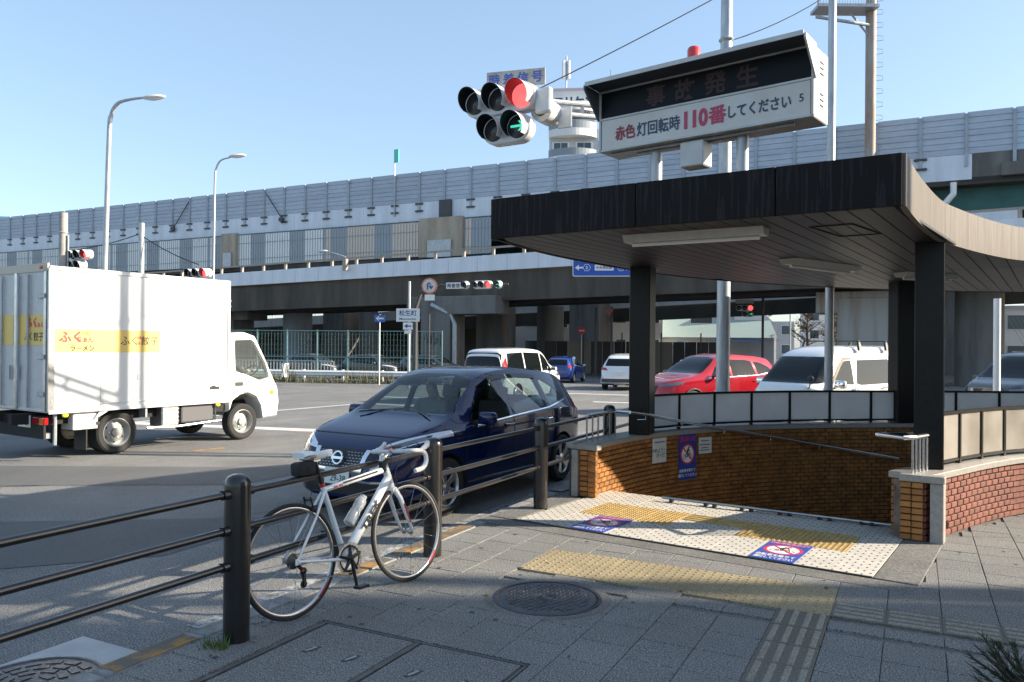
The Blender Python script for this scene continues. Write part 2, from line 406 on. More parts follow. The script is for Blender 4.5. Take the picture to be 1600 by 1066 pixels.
# ---- entrance landing: white studded tiles, yellow tactile, rubber edge
lt=mat('landing_tile_white',(.50,.465,.41),.7,var=.1,scale=7,bump=.15,rnd_obj=.05); stud=mat('landing_stud',(.10,.09,.085),.6)
ylw=mat('tactile_yellow',(.43,.285,.10),.7,var=.22,scale=9,rnd_obj=.06)
landing=thing('entrance_landing','white studded tile landing at the top of the subway stairs','landing',ef(0,0,0))
landing.matrix_world=frame(ef(0,0,0),E1)
def land(a,b): return T(a,b,.006)
b=MB().box((0,0,-.016),(.2985,.2985,.032)); b.m=[0]*len(b.f)
for i in range(6):
    for j in range(6):
        if (i+j)%2: continue
        b.lathe([(.0085,-.001),(.007,.0035)],6,1,T((i-2.5)*.05,(j-2.5)*.05,0))
lt_o=b.build('landing_tile',[lt,stud],landing)
mm=[]; ym=[]; bmx=[]
for i in range(10):
    for j in range(6):
        a,bb=.02+(i+.5)*.303,(j+.5)*.3; y=None
        if j in (2,3) and (i in (1,2,3) or i in (6,7,8)): ym.append(land(a,bb))
        elif j==3 and i in (4,5): bmx.append(land(a,bb))
        else: mm.append(land(a,bb))
spread(lt_o,mm,landing); spread(dots_block(ylw,'tactile_dot_block',landing,.2985,7,.006,.014),ym,landing); spread(bars_block(ylw,'tactile_bar_block',landing,.2985),bmx,landing)
MB().box((1.525,-.02,-.004),(3.06,.032,.03)).build('rubber_edge',black,landing,bevel=.004)
MB().box((3.2,.74,-.008),(.29,1.52,.03)).build('border_slab',mortar,landing,bevel=.004)
MB().box((1.53,-.14,-.012),(3.63,.206,.03)).build('border_slab',mortar,landing,bevel=.004)
MB().box((-.14,.6,-.008),(.27,1.25,.03)).build('border_slab',mortar,landing,bevel=.004)
# stairs going down under the roof
trd=speckle('stair_tread',[(.2,.18,.15),(.31,.28,.24),(.42,.39,.34)],60,.85,(.7,1.1),.3)
stairs=thing('stairway','stone stairs going down between the tiled walls under the roof','stairs'); stairs.matrix_world=frame(ef(0,0,0),E1)
for k in range(14):
    MB().box((2.1,1.815+k*.31,-.16*(k+1)-.5),(5.0 if k>2 else 3.4,.325,1.0)).build('step',trd,stairs,M=T(-.4 if k<3 else .2,0,0),bevel=.01)
rail_m=mat('worn_steel_channel',(.45,.44,.42),.35,.9,var=.2,scale=9)
ramp=thing('cycle_push_ramp','pair of steel bicycle gutter rails lying down the stairs beside the landing','ramp'); ramp.matrix_world=frame(ef(0,0,0),E1)
for q,(a0,b0) in enumerate(((.75,1.6),(1.2,1.62))):
    for dx in (0,.09): MB().tube([(a0+dx,b0,.045),(a0+dx+1.9,b0+.12,.03),(a0+dx+2.25,b0+.4,-.12)],.014,8).build('gutter_rail',rail_m,ramp,smooth=True)
    for k in range(6): MB().box((a0+.1+k*.36,b0+.012+k*.022,.018),(.03,.06,.04)).build('rail_foot',black,ramp)
# ---- manhole cover in the pavement
iron=mat('cast_iron',(.085,.085,.092),.42,.7,var=.3,scale=14,bump=.2)
mh=thing('manhole_cover','round dark cast iron manhole cover with curled relief set in the pavement','manhole cover',(.24,5.04,0))
MB().lathe([(.33,-.03),(.345,-.03),(.345,.005),(.328,.007),(.322,.003),(.322,-.02)],48).build('frame_ring',iron,mh,smooth=True)
MB().lathe([(.001,.003),(.30,.003),(.316,.002),(.317,-.02)],48,cap=False).build('lid',iron,mh)
MB().lathe([(.346,-.01),(.346,.001),(.405,.001),(.405,-.01)],40,cap=False).build('mortar_ring',mortar,mh)
b=MB()
for i in range(-7,8):
    for j in range(-9,10):
        x,y=i*.04+(.02 if j%2 else 0),j*.03
        r=math.hypot(x,y)
        if r>.27 or r<.075: continue
        a=.6 if (i+j)%2 else .6+PI
        b.torus(.012,.0035,5,4,0,T(x,y,.004)@RZ(a),0,PI*1.1)
b.torus(.065,.004,24,4,0,T(0,0,.004)); b.torus(.035,.004,16,4,0,T(0,0,.004))
for k in range(8): b.box((.05*math.cos(k*PI/4),.05*math.sin(k*PI/4),.004),(.02,.008,.006),None)
b.build('relief',iron,mh)
# ---- paved access cover with lift handles
ac=thing('access_cover','pavement access cover filled with paving stone with recessed lifting handles','access cover'); ac.matrix_world=frame(uv(-2.28,-1.52,0),UX)
fr=mat('cover_frame_steel',(.12,.12,.115),.6,.5,var=.3)
for x0,x1 in ((.0,.64),(.645,1.29)):
    MB().box(((x0+x1)/2,-.62,-.014),(x1-x0-.05,1.2,.03)).build('cover_panel',pave_m,ac,bevel=.003)
    for cx in (x0+.2,x0+.46):
        for cy in (-.36,-.95):
            MB().prism([(-.055,-.016),(-.02,-.016),(-.02,-.026),(.02,-.026),(.02,-.016),(.055,-.016),(.055,.016),(.02,.016),(.02,.026),(-.02,.026),(-.02,.016),(-.055,.016)],.0005,.002).build('handle_slot',black,ac,M=T(cx,cy,0)@RZ(1.3))
            MB().box((0,0,.003),(.07,.012,.005)).build('lift_handle',galv,ac,M=T(cx,cy,0)@RZ(1.3))
for (cx,cy,sx,sy) in ((.645,-.008,1.3,.014),(.0,-.62,.014,1.22),(1.29,-.62,.014,1.22),(.642,-.62,.03,1.2)): MB().box((cx,cy,-.01),(sx,sy,.023)).build('frame_bar',fr,ac)
# ---- drain chamber in the gutter at the left
dc=thing('drain_chamber','pale concrete drain chamber with round patterned iron lid beside the kerb','drain'); dc.matrix_world=frame(uv(KU-.42,-2.62,-.18),UX)
slabm=mat('pale_concrete_slab',(.42,.42,.41),.8,var=.12,scale=4,bump=.15)
MB().box((0,0,.01),(.78,1.1,.05)).build('slab',slabm,dc,bevel=.008)
MB().lathe([(.001,.04),(.31,.04),(.315,.036)],40,cap=False).build('lid',iron,dc)
b=MB(); b.torus(.325,.012,48,6,0,T(0,0,.036))
for r0 in (.06,.12,.18,.24):
    n=int(r0*70)
    for k in range(n):
        a=2*PI*(k+.5*(r0>.1))/n; b.box((r0+.02,0,.041),(.042,2*PI*r0/n*.8,.007),RZ(a))
b.build('relief',iron,dc)
# ---- old chewing gum and specks of litter trodden into the pavement
gm_=MB(); gr_=random.Random(21)
for k in range(170):
    p=uv(gr_.uniform(-2.6,3.2),gr_.uniform(-3.6,3.0)); 
    if blocked(p.x,p.y): continue
    r0=gr_.uniform(.006,.02); gm_.poly([(p.x+r0*gr_.uniform(.7,1.2)*math.cos(a*PI/4),p.y+r0*gr_.uniform(.7,1.2)*math.sin(a*PI/4),.0035) for a in range(8)])
gm_.build('gum_spots',mat('trodden_gum',(.055,.055,.056),.8),sidewalk,kind='stuff')
lm_=MB()
for k in range(90):
    p=uv(KU+gr_.uniform(.12,.42),gr_.uniform(-2.9,2.8)); a=gr_.uniform(0,PI); l=gr_.uniform(.008,.022); lm_.add([(p.x-math.cos(a)*l,p.y-math.sin(a)*l,.004),(p.x+math.sin(a)*l*.4,p.y-math.cos(a)*l*.4,.009),(p.x+math.cos(a)*l,p.y+math.sin(a)*l,.005),(p.x-math.sin(a)*l*.4,p.y+math.cos(a)*l*.4,.006)],[(0,1,2,3)])
lm_.build('dead_leaves',mat('dead_leaf',(.12,.075,.035),.8,var=.3,scale=30),sidewalk,kind='stuff')
# ---- painted lines and patches on the road
def worn_paint(name,col,lo,hi):
    m=bpy.data.materials.new(name); m.use_nodes=True; N=m.node_tree.nodes; L=m.node_tree.links; b=N['Principled BSDF']; b.inputs['Roughness'].default_value=.75
    g=N.new('ShaderNodeNewGeometry'); n=N.new('ShaderNodeTexNoise'); n.inputs['Scale'].default_value=14; n.inputs['Detail'].default_value=8; n.inputs['Roughness'].default_value=.8
    L.new(g.outputs['Position'],n.inputs[0]); r=N.new('ShaderNodeValToRGB'); L.new(n.outputs[0],r.inputs[0]); e=r.color_ramp.elements
    e[0].position=lo; e[0].color=(.09,.09,.09,1); e[1].position=hi; e[1].color=(*col,1); L.new(r.outputs[0],b.inputs['Base Color']); return m
wl=worn_paint('road_paint_white',(.62,.62,.6),.3,.45); yl=worn_paint('road_paint_orange',(.45,.22,.05),.4,.55); wf=worn_paint('road_paint_faded',(.4,.4,.39),.42,.6)
def strip(name,p,q,w,m,dz=.004,label=None):
    p=Vector(p);q=Vector(q);n=(q-p).cross(Vector((0,0,1))).normalized()*w/2
    k=max(1,int(abs(q.y-p.y)/6)); mb=MB(); vs=[];
    for i in range(k+1):
        c=p.lerp(q,i/k); z=road_z(c.y)+dz; vs+=[(c.x-n.x,c.y-n.y,z),(c.x+n.x,c.y+n.y,z)]
    mb.add(vs,[(2*i,2*i+1,2*i+3,2*i+2) for i in range(k)]); return mb.build(name,m,road)
strip('road_marking',(-9.5,17.9,0),(-1.5,15.6,0),.42,wl); strip('road_marking',(-4.6,16.1,0),(-3.2,15.6,0),.12,yl)
strip('road_marking',uv(KU-.42,-1.6),uv(KU-.42,6),.13,wf,.004); strip('road_marking',(-5.2,12.9,0),(-1.6,17.6,0),.13,yl,.004)
for (a,b,w) in (((-4.5,25,0),(1,21.5,0),.3),((-5,29,0),(-2.5,28,0),.45),((2.8,27,0),(7,25.5,0),.3),((-12,11.2,0),(-5,24.5,0),.14),((1.5,33,0),(6,31,0),.3),((-3.3,22.2,0),(-1.8,21.6,0),.5)): strip('road_marking',a,b,w,wl)
tar=mat('tar_seal',(.02,.02,.021),.6)
def tar_line(P):
    for a,b in zip(P,P[1:]): strip('tar_seam',(*a,0),(*b,0),.025,tar,.003)
tar_line([(-9,7.0),(-6.2,7.4),(-4.1,7.2),(-2.6,8.3),(-1.9,9.8),(-2.2,12.5)]); tar_line([(-12,16.2),(-8,15.9),(-5,16.6),(-2,16.2),(2,17.0)]); tar_line([(-7.5,9.4),(-4.8,9.9),(-3,11.6),(-2.9,14.6)]); tar_line([(-3.2,19),(-.5,20.5),(1.5,19.6)])
patch=speckle('asphalt_patch',[(.05,.051,.053),(.085,.086,.088),(.17,.17,.165)],120,.85,(.8,1.15),.6)
sheet('asphalt_patch',[[(-6.5,5.2),(-2.9,6.6),(-2.2,8.1),(-6.5,7.6)]],lambda p:-.176,patch,None,road)
sheet('asphalt_patch',[[(-9,9.5),(-3.4,9.9),(-2.6,11.3),(-9,11.2)]],lambda p:-.176,patch,None,road)
# ================================================================ subway entrance
ent=thing('subway_entrance','brown flat roofed subway stair entrance with curved brick walls and dark columns','entrance')
ochre=mat('ochre_brick',(.255,.103,.023),.55,var=.42,scale=8,rnd_obj=.28,bump=.1); redb=mat('red_brick',(.165,.053,.033),.75,var=.35,scale=14,rnd_obj=.2,bump=.2)
grout_d=mat('dark_grout',(.10,.075,.055),.9,var=.3,scale=10); grout_l=mat('pale_grout',(.16,.135,.113),.9,var=.3,scale=10)
cop_m=mat('granite_coping',(.30,.275,.245),.5,var=.15,scale=30,bump=.1); gran=mat('brown_granite',(.008,.0065,.006),.35,var=.35,scale=26,spec=.25)
frame_m=mat('bronze_frame',(.018,.015,.013),.4,.5,var=.2); 
def frosted(c0,c1,tr):
    m=bpy.data.materials.new('frosted_panel'); m.use_nodes=True; N=m.node_tree.nodes; L=m.node_tree.links; b=N['Principled BSDF']; b.inputs['Roughness'].default_value=.4
    tc=N.new('ShaderNodeNewGeometry'); n=N.new('ShaderNodeTexNoise'); n.inputs['Scale'].default_value=3; n.inputs['Detail'].default_value=6; L.new(tc.outputs['Position'],n.inputs[0]); r=N.new('ShaderNodeValToRGB'); L.new(n.outputs[0],r.inputs[0])
    r.color_ramp.elements[0].position=.3; r.color_ramp.elements[0].color=(*c0,1); r.color_ramp.elements[1].position=.65; r.color_ramp.elements[1].color=(*c1,1); L.new(r.outputs[0],b.inputs['Base Color'])
    t=N.new('ShaderNodeBsdfTranslucent'); t.inputs[0].default_value=(.9,.89,.88,1); mx=N.new('ShaderNodeMixShader'); mx.inputs[0].default_value=tr; L.new(b.outputs[0],mx.inputs[1]); L.new(t.outputs[0],mx.inputs[2]); L.new(mx.outputs[0],N['Material Output'].inputs[0]); return m
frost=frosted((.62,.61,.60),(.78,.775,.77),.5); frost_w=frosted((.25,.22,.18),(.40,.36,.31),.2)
def curve_pts(P,s0,s1,step):
    """points and right normals along a polyline between arc lengths"""
    L=[0]
    for a,b in zip(P,P[1:]): L.append(L[-1]+(b-a).length)
    n=max(1,int(round((s1-s0)/step))); out=[]
    for k in range(n+1):
        s=s0+(s1-s0)*k/n; i=max(j for j in range(len(L)-1) if L[j]<=s+1e-9); d=(P[i+1]-P[i]).normalized()
        out.append((P[i]+d*(s-L[i]), Vector((d.y,-d.x,0)), d))
    return out
def band(mb,P,s0,s1,o0,o1,z0,z1,step=.15,mi=0):
    """solid strip following a curve between two side offsets and two heights"""
    rings=[]
    for p,n,d in curve_pts(P,s0,s1,step):
        a=p+n*o0;b=p+n*o1; rings.append([(a.x,a.y,z0),(b.x,b.y,z0),(b.x,b.y,z1),(a.x,a.y,z1)])
    return mb.loft(rings,mi)
LWs=spline([(x,y,0) for x,y in LW],6); LEN_L=sum((b-a).length for a,b in zip(LWs,LWs[1:])); LEN_R=sum((b-a).length for a,b in zip(RWs,RWs[1:]))
wallL=band(MB(),LWs,0,LEN_L,-.12,.12,-2.6,.5).build('tiled_wall',grout_d,ent); part_label(wallL,'ochre glazed brick wall of the stair well')
wallR=band(MB(),RWs,0,LEN_R,-.12,.12,-2.6,.5).build('brick_wall',[grout_l],ent); part_label(wallR,'red brick outer wall with pale joints')
def bricks(P,s0,s1,side,rows,bh,bl,z_top,m,parent,keep,shear=0,name='brick'):
    src=None; lst=[]
    for r in range(rows):
        off=(bl/2 if r%2 else 0); n=int((s1-s0)/bl)
        for k in range(n+1):
            a=s0+k*bl-off+.004; b=a+bl-.011
            a=max(a,s0); b=min(b,s1)
            if b-a<.03: continue
            c=curve_pts(P,(a+b)/2,(a+b)/2+.01,.01)[0]; z=z_top-(r+.5)*bh
            lst.append((c[0].length+max(0,-z)*6, frame(c[0]+c[1]*(side*.118)+Vector((0,0,z)),c[2]), b-a))
    lst.sort(key=lambda t:t[0]); rest=MB()
    for q,(d,Mx,w) in enumerate(lst):
        full=abs(w-(bl-.011))<.004
        if q<keep and full:
            if src is None: src=MB().box((0,0,0),(bl-.011,.05,bh-.011)).build(name,m,parent,bevel=.004); src.matrix_local=Mx
            else: o=src.copy(); COL.objects.link(o); o.parent=parent; o.matrix_local=Mx
        elif q<keep: MB().box((0,0,0),(w,.05,bh-.011)).build(name,m,parent,bevel=.004,M=Mx)
        else: rest.box((0,0,0),(w,.05,bh-.011),Mx)
    if rest.v: rest.build(name,m,parent,kind='stuff')
bricks(LWs,0,6.6,1,26,.0545,.13,.5,ochre,wallL,165)
bricks(RWs,.0,3.6,1,9,.0555,.125,.5,redb,wallR,130)
bricks(RWs,.0,1.5,-1,16,.0545,.13,.5,ochre,wallR,0)
# wall ends: brick column and dark corner stone
for k in range(9):
    for q in range(2):
        w=.1 if (q+k)%2 else .055; MB().box((0,0,0),(.085,.05,.046)).build('end_brick',ochre,wallR,bevel=.004,M=frame(ef(3.065+q*.09,1.345,.472-k*.0545),E1))
        MB().box((0,0,0),(.095,.05,.046)).build('end_brick',ochre,wallL,bevel=.004,M=frame(ef(-.02+q*.1,1.33,.472-k*.0545),E1))
MB().box((0,0,0),(.10,.16,.5)).build('corner_stone',cop_m,wallR,bevel=.005,M=frame(ef(3.30,1.40,.25),E1))
MB().box((0,0,0),(.07,.2,.5)).build('corner_stone',cop_m,wallL,bevel=.005,M=frame(ef(-.12,1.38,.25),E1))
band(MB(),LWs,-.0,LEN_L,-.17,.17,.503,.56,.2).build('coping',cop_m,ent,bevel=.006); band(MB(),RWs,-.0,LEN_R,-.17,.17,.503,.56,.2).build('coping',cop_m,ent,bevel=.006)
MB().box((0,0,0),(.34,.12,.057)).build('coping_end',cop_m,ent,M=frame(ef(3.19,1.35,.5312),E1),bevel=.006); MB().box((0,0,0),(.34,.10,.057)).build('coping_end',cop_m,ent,M=frame(ef(-.03,1.36,.5312),E1),bevel=.006)
# parapet panels
def parapet(P,s0,s1,step,z0=.60,z1=1.0,pm=None):
    cp=curve_pts(P,s0,s1,step)
    for (p,n,d),(p2,n2,d2) in zip(cp,cp[1:]):
        c=(p+p2)/2; w=(p2-p).length; Mx=frame(c,(p2-p))
        MB().box((0,0,(z0+z1)/2),(w-.035,.012,z1-z0-.03)).build('parapet_panel',pm or frost,ent,M=Mx)
        fb=MB(); fb.box((0,0,z1),(w,.035,.028)).box((0,0,z0),(w,.03,.025)).box((-w/2,0,(z0+z1)/2-.02),(.03,.04,z1-z0+.06)); fb.build('panel_frame',frame_m,ent,M=Mx)
parapet(LWs,1.55,LEN_L,.63); parapet(RWs,.55,LEN_R,.46,.6,1.03,frost_w)
# columns
def column(x,y,w,d,ang,z1=2.56):
    b=MB().box((0,0,(z1+.56)/2),(w,d,z1-.56)); o=b.build('column',gran,ent,bevel=.008,M=T(x,y,0)@RZ(ang)); return o
ea=math.atan2(E1.y,E1.x)
column(1.56,9.42,.25,.25,ea+.15); c2=column(3.70,6.98,.235,.2,ea+.12); column(5.55,11.2,.27,.27,.05); column(8.2,11.2,.25,.25,0); column(8.1,8.55,.25,.25,0)
stain=mat('paper_residue',(.30,.275,.25),.8,var=.25,scale=18)
for z,h in ((1.55,.3),(1.22,.26),(1.9,.12)): MB().box((.1195,0,z),(.0024,.13,h)).build('sticker_residue',stain,c2)
# roof
CL=[(-.177,6.902),(.18,7.716),(.62,8.5),(1.25,9.4),(2.1,10.4),(3.3,11.35),(4.93,12.2),(6.7,12.75),(9.5,13.0),(14,13.0)]
CR=[(2.531,5.117),(2.962,5.786),(3.574,6.652),(3.964,7.097),(4.777,7.85),(5.43,8.3),(6.5,8.75),(8,9.05),(9.5,9.15),(14,9.2)]
CLs=spline([(x,y,0) for x,y in CL],6); CRs=spline([(x,y,0) for x,y in CR],6)
roofp=[(p.x,p.y) for p in CLs]+[(p.x,p.y) for p in CRs[::-1]]
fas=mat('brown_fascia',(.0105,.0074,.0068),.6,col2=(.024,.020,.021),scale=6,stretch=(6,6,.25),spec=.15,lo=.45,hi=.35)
fas_f=mat('sunlit_faded_fascia',(.14,.115,.092),.55,col2=(.07,.054,.043),scale=7,stretch=(5,5,.22),lo=.36,hi=.6,spec=.4)  # chalked fading, with the sunlit side's extra brightness also put into the colour
sof=mat('brown_soffit',(.0105,.0078,.007),.5,var=.15,scale=3,rnd_obj=.1); gap=mat('soffit_gap',(.01,.009,.008),.9)
def slab(P,z0,z1):
    mb=MB(); lp=[[Vector((x,y,0)) for x,y in P]]; tri=tessellate_polygon(lp); n=len(P)
    mb.add([(x,y,z0) for x,y in P],tri); mb.add([(x,y,z1) for x,y in P],tri); return mb
roof=slab(roofp,2.575,2.88).build('roof_slab',gap,ent)
def fascia(a,b,name,m,n=1,seam=True,lab=None):
    mb=MB(); d=(b-a).normalized(); nn=Vector((d.y,-d.x,0))
    return mb
pf=[Vector((*CL[0],0)),Vector((*CR[0],0))]; d=(pf[1]-pf[0]).normalized(); L=(pf[1]-pf[0]).length
for k,(s0,s1) in enumerate(((0,.42*L),(.42*L+.006,.75*L),(.75*L+.006,L))):
    a=pf[0]+d*s0; b=pf[0]+d*s1; MB().box(((s1-s0)/2,0,2.715),((s1-s0),.04,.345)).build('fascia_panel',fas,ent,M=frame(a,d),bevel=.004)
def curved_fascia(Ps,m,segs,side):
    tot=sum((b-a).length for a,b in zip(Ps,Ps[1:])); st=tot/segs
    for k in range(segs):
        o=band(MB(),Ps,k*st+.002,(k+1)*st-.002,-.02,.02,2.5425,2.8875,.12).build('fascia_panel',m,ent,smooth=True,ang=30)
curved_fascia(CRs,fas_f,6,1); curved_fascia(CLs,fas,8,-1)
# soffit boards
ecs=[((Vector((x,y,0))-E0).dot(E1),(Vector((x,y,0))-E0).dot(E2)) for x,y in roofp]
def span(a):
    bs=[]
    for i in range(len(ecs)):
        (a0,b0),(a1,b1)=ecs[i-1],ecs[i]
        if (a0>a)!=(a1>a): bs.append(b0+(b1-b0)*(a-a0)/(a1-a0))
    bs.sort(); return (bs[0]+.05,bs[-1]-.05) if len(bs)>1 else None
w=.148; a=-.1
amin=min(p[0] for p in ecs); amax=max(p[0] for p in ecs); k=0; a=amin+.05
while a<amax-w:
    s0=span(a+.006); s1=span(a+w-.006)
    if s0 and s1:
        for cut in ((0,4.6),(4.62,30)):
            q=[]
            for aa,(lo,hi) in ((a+.005,s0),(a+w-.005,s1)):
                q.append((aa,max(lo,cut[0]-20 if cut[0]==0 else cut[0]),min(hi,cut[1])))
            if q[0][2]-q[0][1]<.1 or q[1][2]-q[1][1]<.1: continue
            mb=MB(); vs=[]
            for z in (2.55,2.57):
                for aa,bb in ((q[0][0],q[0][1]),(q[1][0],q[1][1]),(q[1][0],q[1][2]),(q[0][0],q[0][2])): p=ef(aa,bb,z); vs.append(p)
            mb.add(vs,[(0,3,2,1),(4,5,6,7),(0,1,5,4),(1,2,6,5),(2,3,7,6),(3,0,4,7)]); mb.build('soffit_board',sof,ent)
    a+=w
MB().box((11.8,9.9,.3),(.25,4.2,5.6)).build('end_wall',grout_d,ent)
# soffit lamps (unlit) and hatch
lampw=mat('lamp_housing',(.5,.48,.45),.4,var=.1); tubew=mat('lamp_tube',(.75,.74,.7),.3)
def soffit_lamp(p,q,lab):
    p=Vector(p);q=Vector(q);c=(p+q)/2;l=(q-p).length; t=thing('ceiling_lamp',lab,'lamp',group='strip lamps under the entrance roof'); t.matrix_world=frame((c.x,c.y,2.55),(q-p))
    MB().prism([(-.11,0),(.11,0),(.07,-.06),(-.07,-.06)],-l/2,l/2,M=Matrix(((0,0,1,0),(1,0,0,0),(0,1,0,0),(0,0,0,1)))).build('housing',lampw,t)
    MB().cyl((-l/2+.05,0,-.075),(l/2-.05,0,-.075),.016,n=8).build('tube',tubew,t,smooth=True)
soffit_lamp((.98,6.75,0),(1.98,6.15,0),'long unlit strip lamp at the front of the brown soffit')
soffit_lamp((2.9,8.3,0),(3.95,9.15,0),'unlit strip lamp in the middle of the brown soffit behind the long one')
soffit_lamp((4.78,9.7,0),(5.6,10.05,0),'farthest unlit strip lamp seen behind the right column')
for (x0,y0,x1,y1) in ((2.3,6.1,2.75,6.6),(2.75,6.6,3.0,6.42),(3.0,6.42,2.55,5.92),(2.55,5.92,2.3,6.1)):
    p=Vector((x0,y0,0));q=Vector((x1,y1,0)); MB().box(((q-p).length/2,0,2.548),((q-p).length,.015,.008)).build('hatch_frame',gap,ent,M=frame(p,q-p))
# handrails
hr=thing('stair_handrail','polished steel handrail sloping down the ochre wall into the stairs','handrail')
P=[(p+n*.24) for p,n,d in curve_pts(LWs,.75,5.6,.4)]
pts=[Vector((p.x,p.y,.86-.165*max(0,k*.4-.1))) for k,p in enumerate(P)]
MB().tube(pts,.019,10).build('rail',steel,hr,smooth=True)
for k in range(1,len(P),2):
    a=curve_pts(LWs,.75+.4*k,.76+.4*k,.01)[0]; w=a[0]+a[1]*.13; MB().tube([(w.x,w.y,pts[k].z-.07),(P[k].x,P[k].y,pts[k].z-.06),(P[k].x,P[k].y,pts[k].z)],.006,6).build('bracket',steel,hr,smooth=True)
a=[p+n*.06 for p,n,d in curve_pts(LWs,.05,.75,.14)]
MB().tube([(p.x,p.y,.86) for p in a]+[(P[0].x,P[0].y,.86)],.019,10).build('rail',steel,hr,smooth=True)
for p in a: MB().cyl((p.x,p.y,.56),(p.x,p.y,.855),.009,n=8).build('baluster',steel,hr,smooth=True)
hr2=thing('wall_end_handrail','short polished steel rail with bars on top of the right wall end','handrail')
c=[p+n*.02 for p,n,d in curve_pts(RWs,.03,.30,.065)]
inn=[p-n*.22 for p,n,d in curve_pts(RWs,.05,2.5,.5)]
MB().tube([(p.x,p.y,.86) for p in c[::-1]]+[(c[0].x-.08,c[0].y-.02,.86),(inn[0].x-.06,inn[0].y+.02,.86)]+[(p.x,p.y,.84-.5*k*.5) for k,p in enumerate(inn[1:3],0)],.02,10).build('rail',steel,hr2,smooth=True)
for p in c: MB().cyl((p.x,p.y,.56),(p.x,p.y,.855),.010,n=8).build('baluster',steel,hr2,smooth=True)
# notices on the tiled wall
sgw=mat('notice_white',(.62,.61,.57),.5,var=.06); blue=mat('notice_blue',(.025,.05,.30),.45,var=.12,scale=5); redp=mat('sign_red',(.62,.04,.05),.45); whp=mat('sign_white',(.75,.75,.73),.45); ink=mat('ink_black',(.015,.015,.016),.6); grn=mat('ink_green',(.02,.12,.07),.6)
def bike_symbol(mb,M,s,mi_black,mi_red,mi_white,dirx=1):
    """round red no-cycling mark: ring, white field, rider on bicycle, red bar"""
    mb.lathe([(.5*s,0),(.5*s,.001)],28,mi_red,M); mb.lathe([(.41*s,0),(.41*s,.0016)],28,mi_white,M)
    Z=M@T(0,0,.002)
    for x in (-.2,.2): mb.torus(.11*s,.013*s,18,4,mi_black,Z@T(x*s,-.12*s,0))
    for p,q,r in (((-.2,-.12),(-.08,.04),.014),((-.08,.04),(.12,.04),.014),((-.02,-.12),(.13,.06),.014),((.2,-.12),(.13,.08),.014),((-.2,-.12),(-.02,-.12),.014),((-.02,-.12),(-.08,.04),.014),((-.07,.08),(.05,.26),.05),((.05,.24),(.14,.09),.022),((-.05,.07),(.03,-.04),.035),((.03,-.04),(-.02,-.13),.026)):
        mb.tube([(p[0]*s,p[1]*s,0),(q[0]*s,q[1]*s,0)],r*s,5,mi_black,Z)
    mb.ball((.1*s,.32*s,0),(.055*s,.055*s,.004),Z,mi_black,10,4)
    mb.box((0,0,.004),(.86*s,.075*s,.002),M@RZ(-PI/4),mi_red)
def on_wall(P,s,z,off=.15):
    p,n,d=curve_pts(P,s,s+.02,.02)[0]; q=p+n*off; M=Matrix((d,Vector((0,0,1)),n)).transposed().to_4x4(); M.translation=(q.x,q.y,z); return M
t=thing('litter_notice','white notice with green writing on the ochre brick wall','notice',M=on_wall(LWs,1.62,.34)); MB().box((0,0,0),(.27,.30,.004)).build('board',sgw,t)
MB().text('やめよう！',.055,T(-.03,.0,.003),0,.02).text('ポイ捨て',.055,T(.05,-.06,.003),0,.02).build('lettering',grn,t); MB().box((0,.1,.003),(.2,.012,.001)).build('printed_line',mat('ink_blue',(.03,.06,.25),.6),t)
t=thing('no_cycling_notice','tall blue no cycling notice with red ring on the ochre brick wall','notice',M=on_wall(LWs,2.18,.22)); MB().box((0,0,0),(.32,.58,.005)).build('board',blue,t)
b=MB(); bike_symbol(b,T(0,.03,.003),.26,0,1,2); b.build('symbol',[ink,redp,whp],t); MB().text('危ない!!',.075,T(0,.225,.004),0,.03).build('lettering',redp,t); MB().text('自転車を降りて',.04,T(0,-.175,.004),0,.02).text('通行してください',.04,T(0,-.235,.004),0,.02).build('lettering',whp,t)
t=thing('small_white_notice','small white notice right of the blue notice on the brick wall','notice',M=on_wall(LWs,2.52,.34)); MB().box((0,0,0),(.22,.21,.004)).build('board',sgw,t)
b=MB()
for k,(y,w) in enumerate(((.06,.14),(.01,.18),(-.03,.12),(-.06,.16))): b.box((-.01,y,.003),(w,.01,.001))
b.build('printed_lines',ink,t)
# floor stickers
for a0,lab in ((.58,'blue no cycling floor sticker nearer the kerb, left one on the white landing'),(2.17,'blue no cycling floor sticker near the brick wall end, right one on the white landing')):
    M=frame(ef(a0+.165,.30,.0115),E1)
    t=thing('floor_sticker',lab,'floor sticker',M=M,group='no cycling stickers on the landing'); MB().box((0,0,0),(.34,.60,.002)).build('sheet',mat('sticker_blue',(.035,.075,.36),.5,var=.12),t)
    b=MB(); bike_symbol(b,T(0,.04,.0012)@Matrix.Diagonal((1,1,.3,1)),.30,0,1,2); b.build('symbol',[ink,redp,whp],t)
    MB().text('自転車乗車禁止!!',.06,T(0,.245,.0016),0,.03,wid=.30).build('lettering',mat('sticker_pink',(.75,.22,.25),.5),t)
    MB().text('自転車を降りて',.065,T(0,-.165,.0016),0,.025,wid=.29).text('通行してください',.065,T(0,-.24,.0016),0,.025,wid=.29).build('lettering',whp,t)
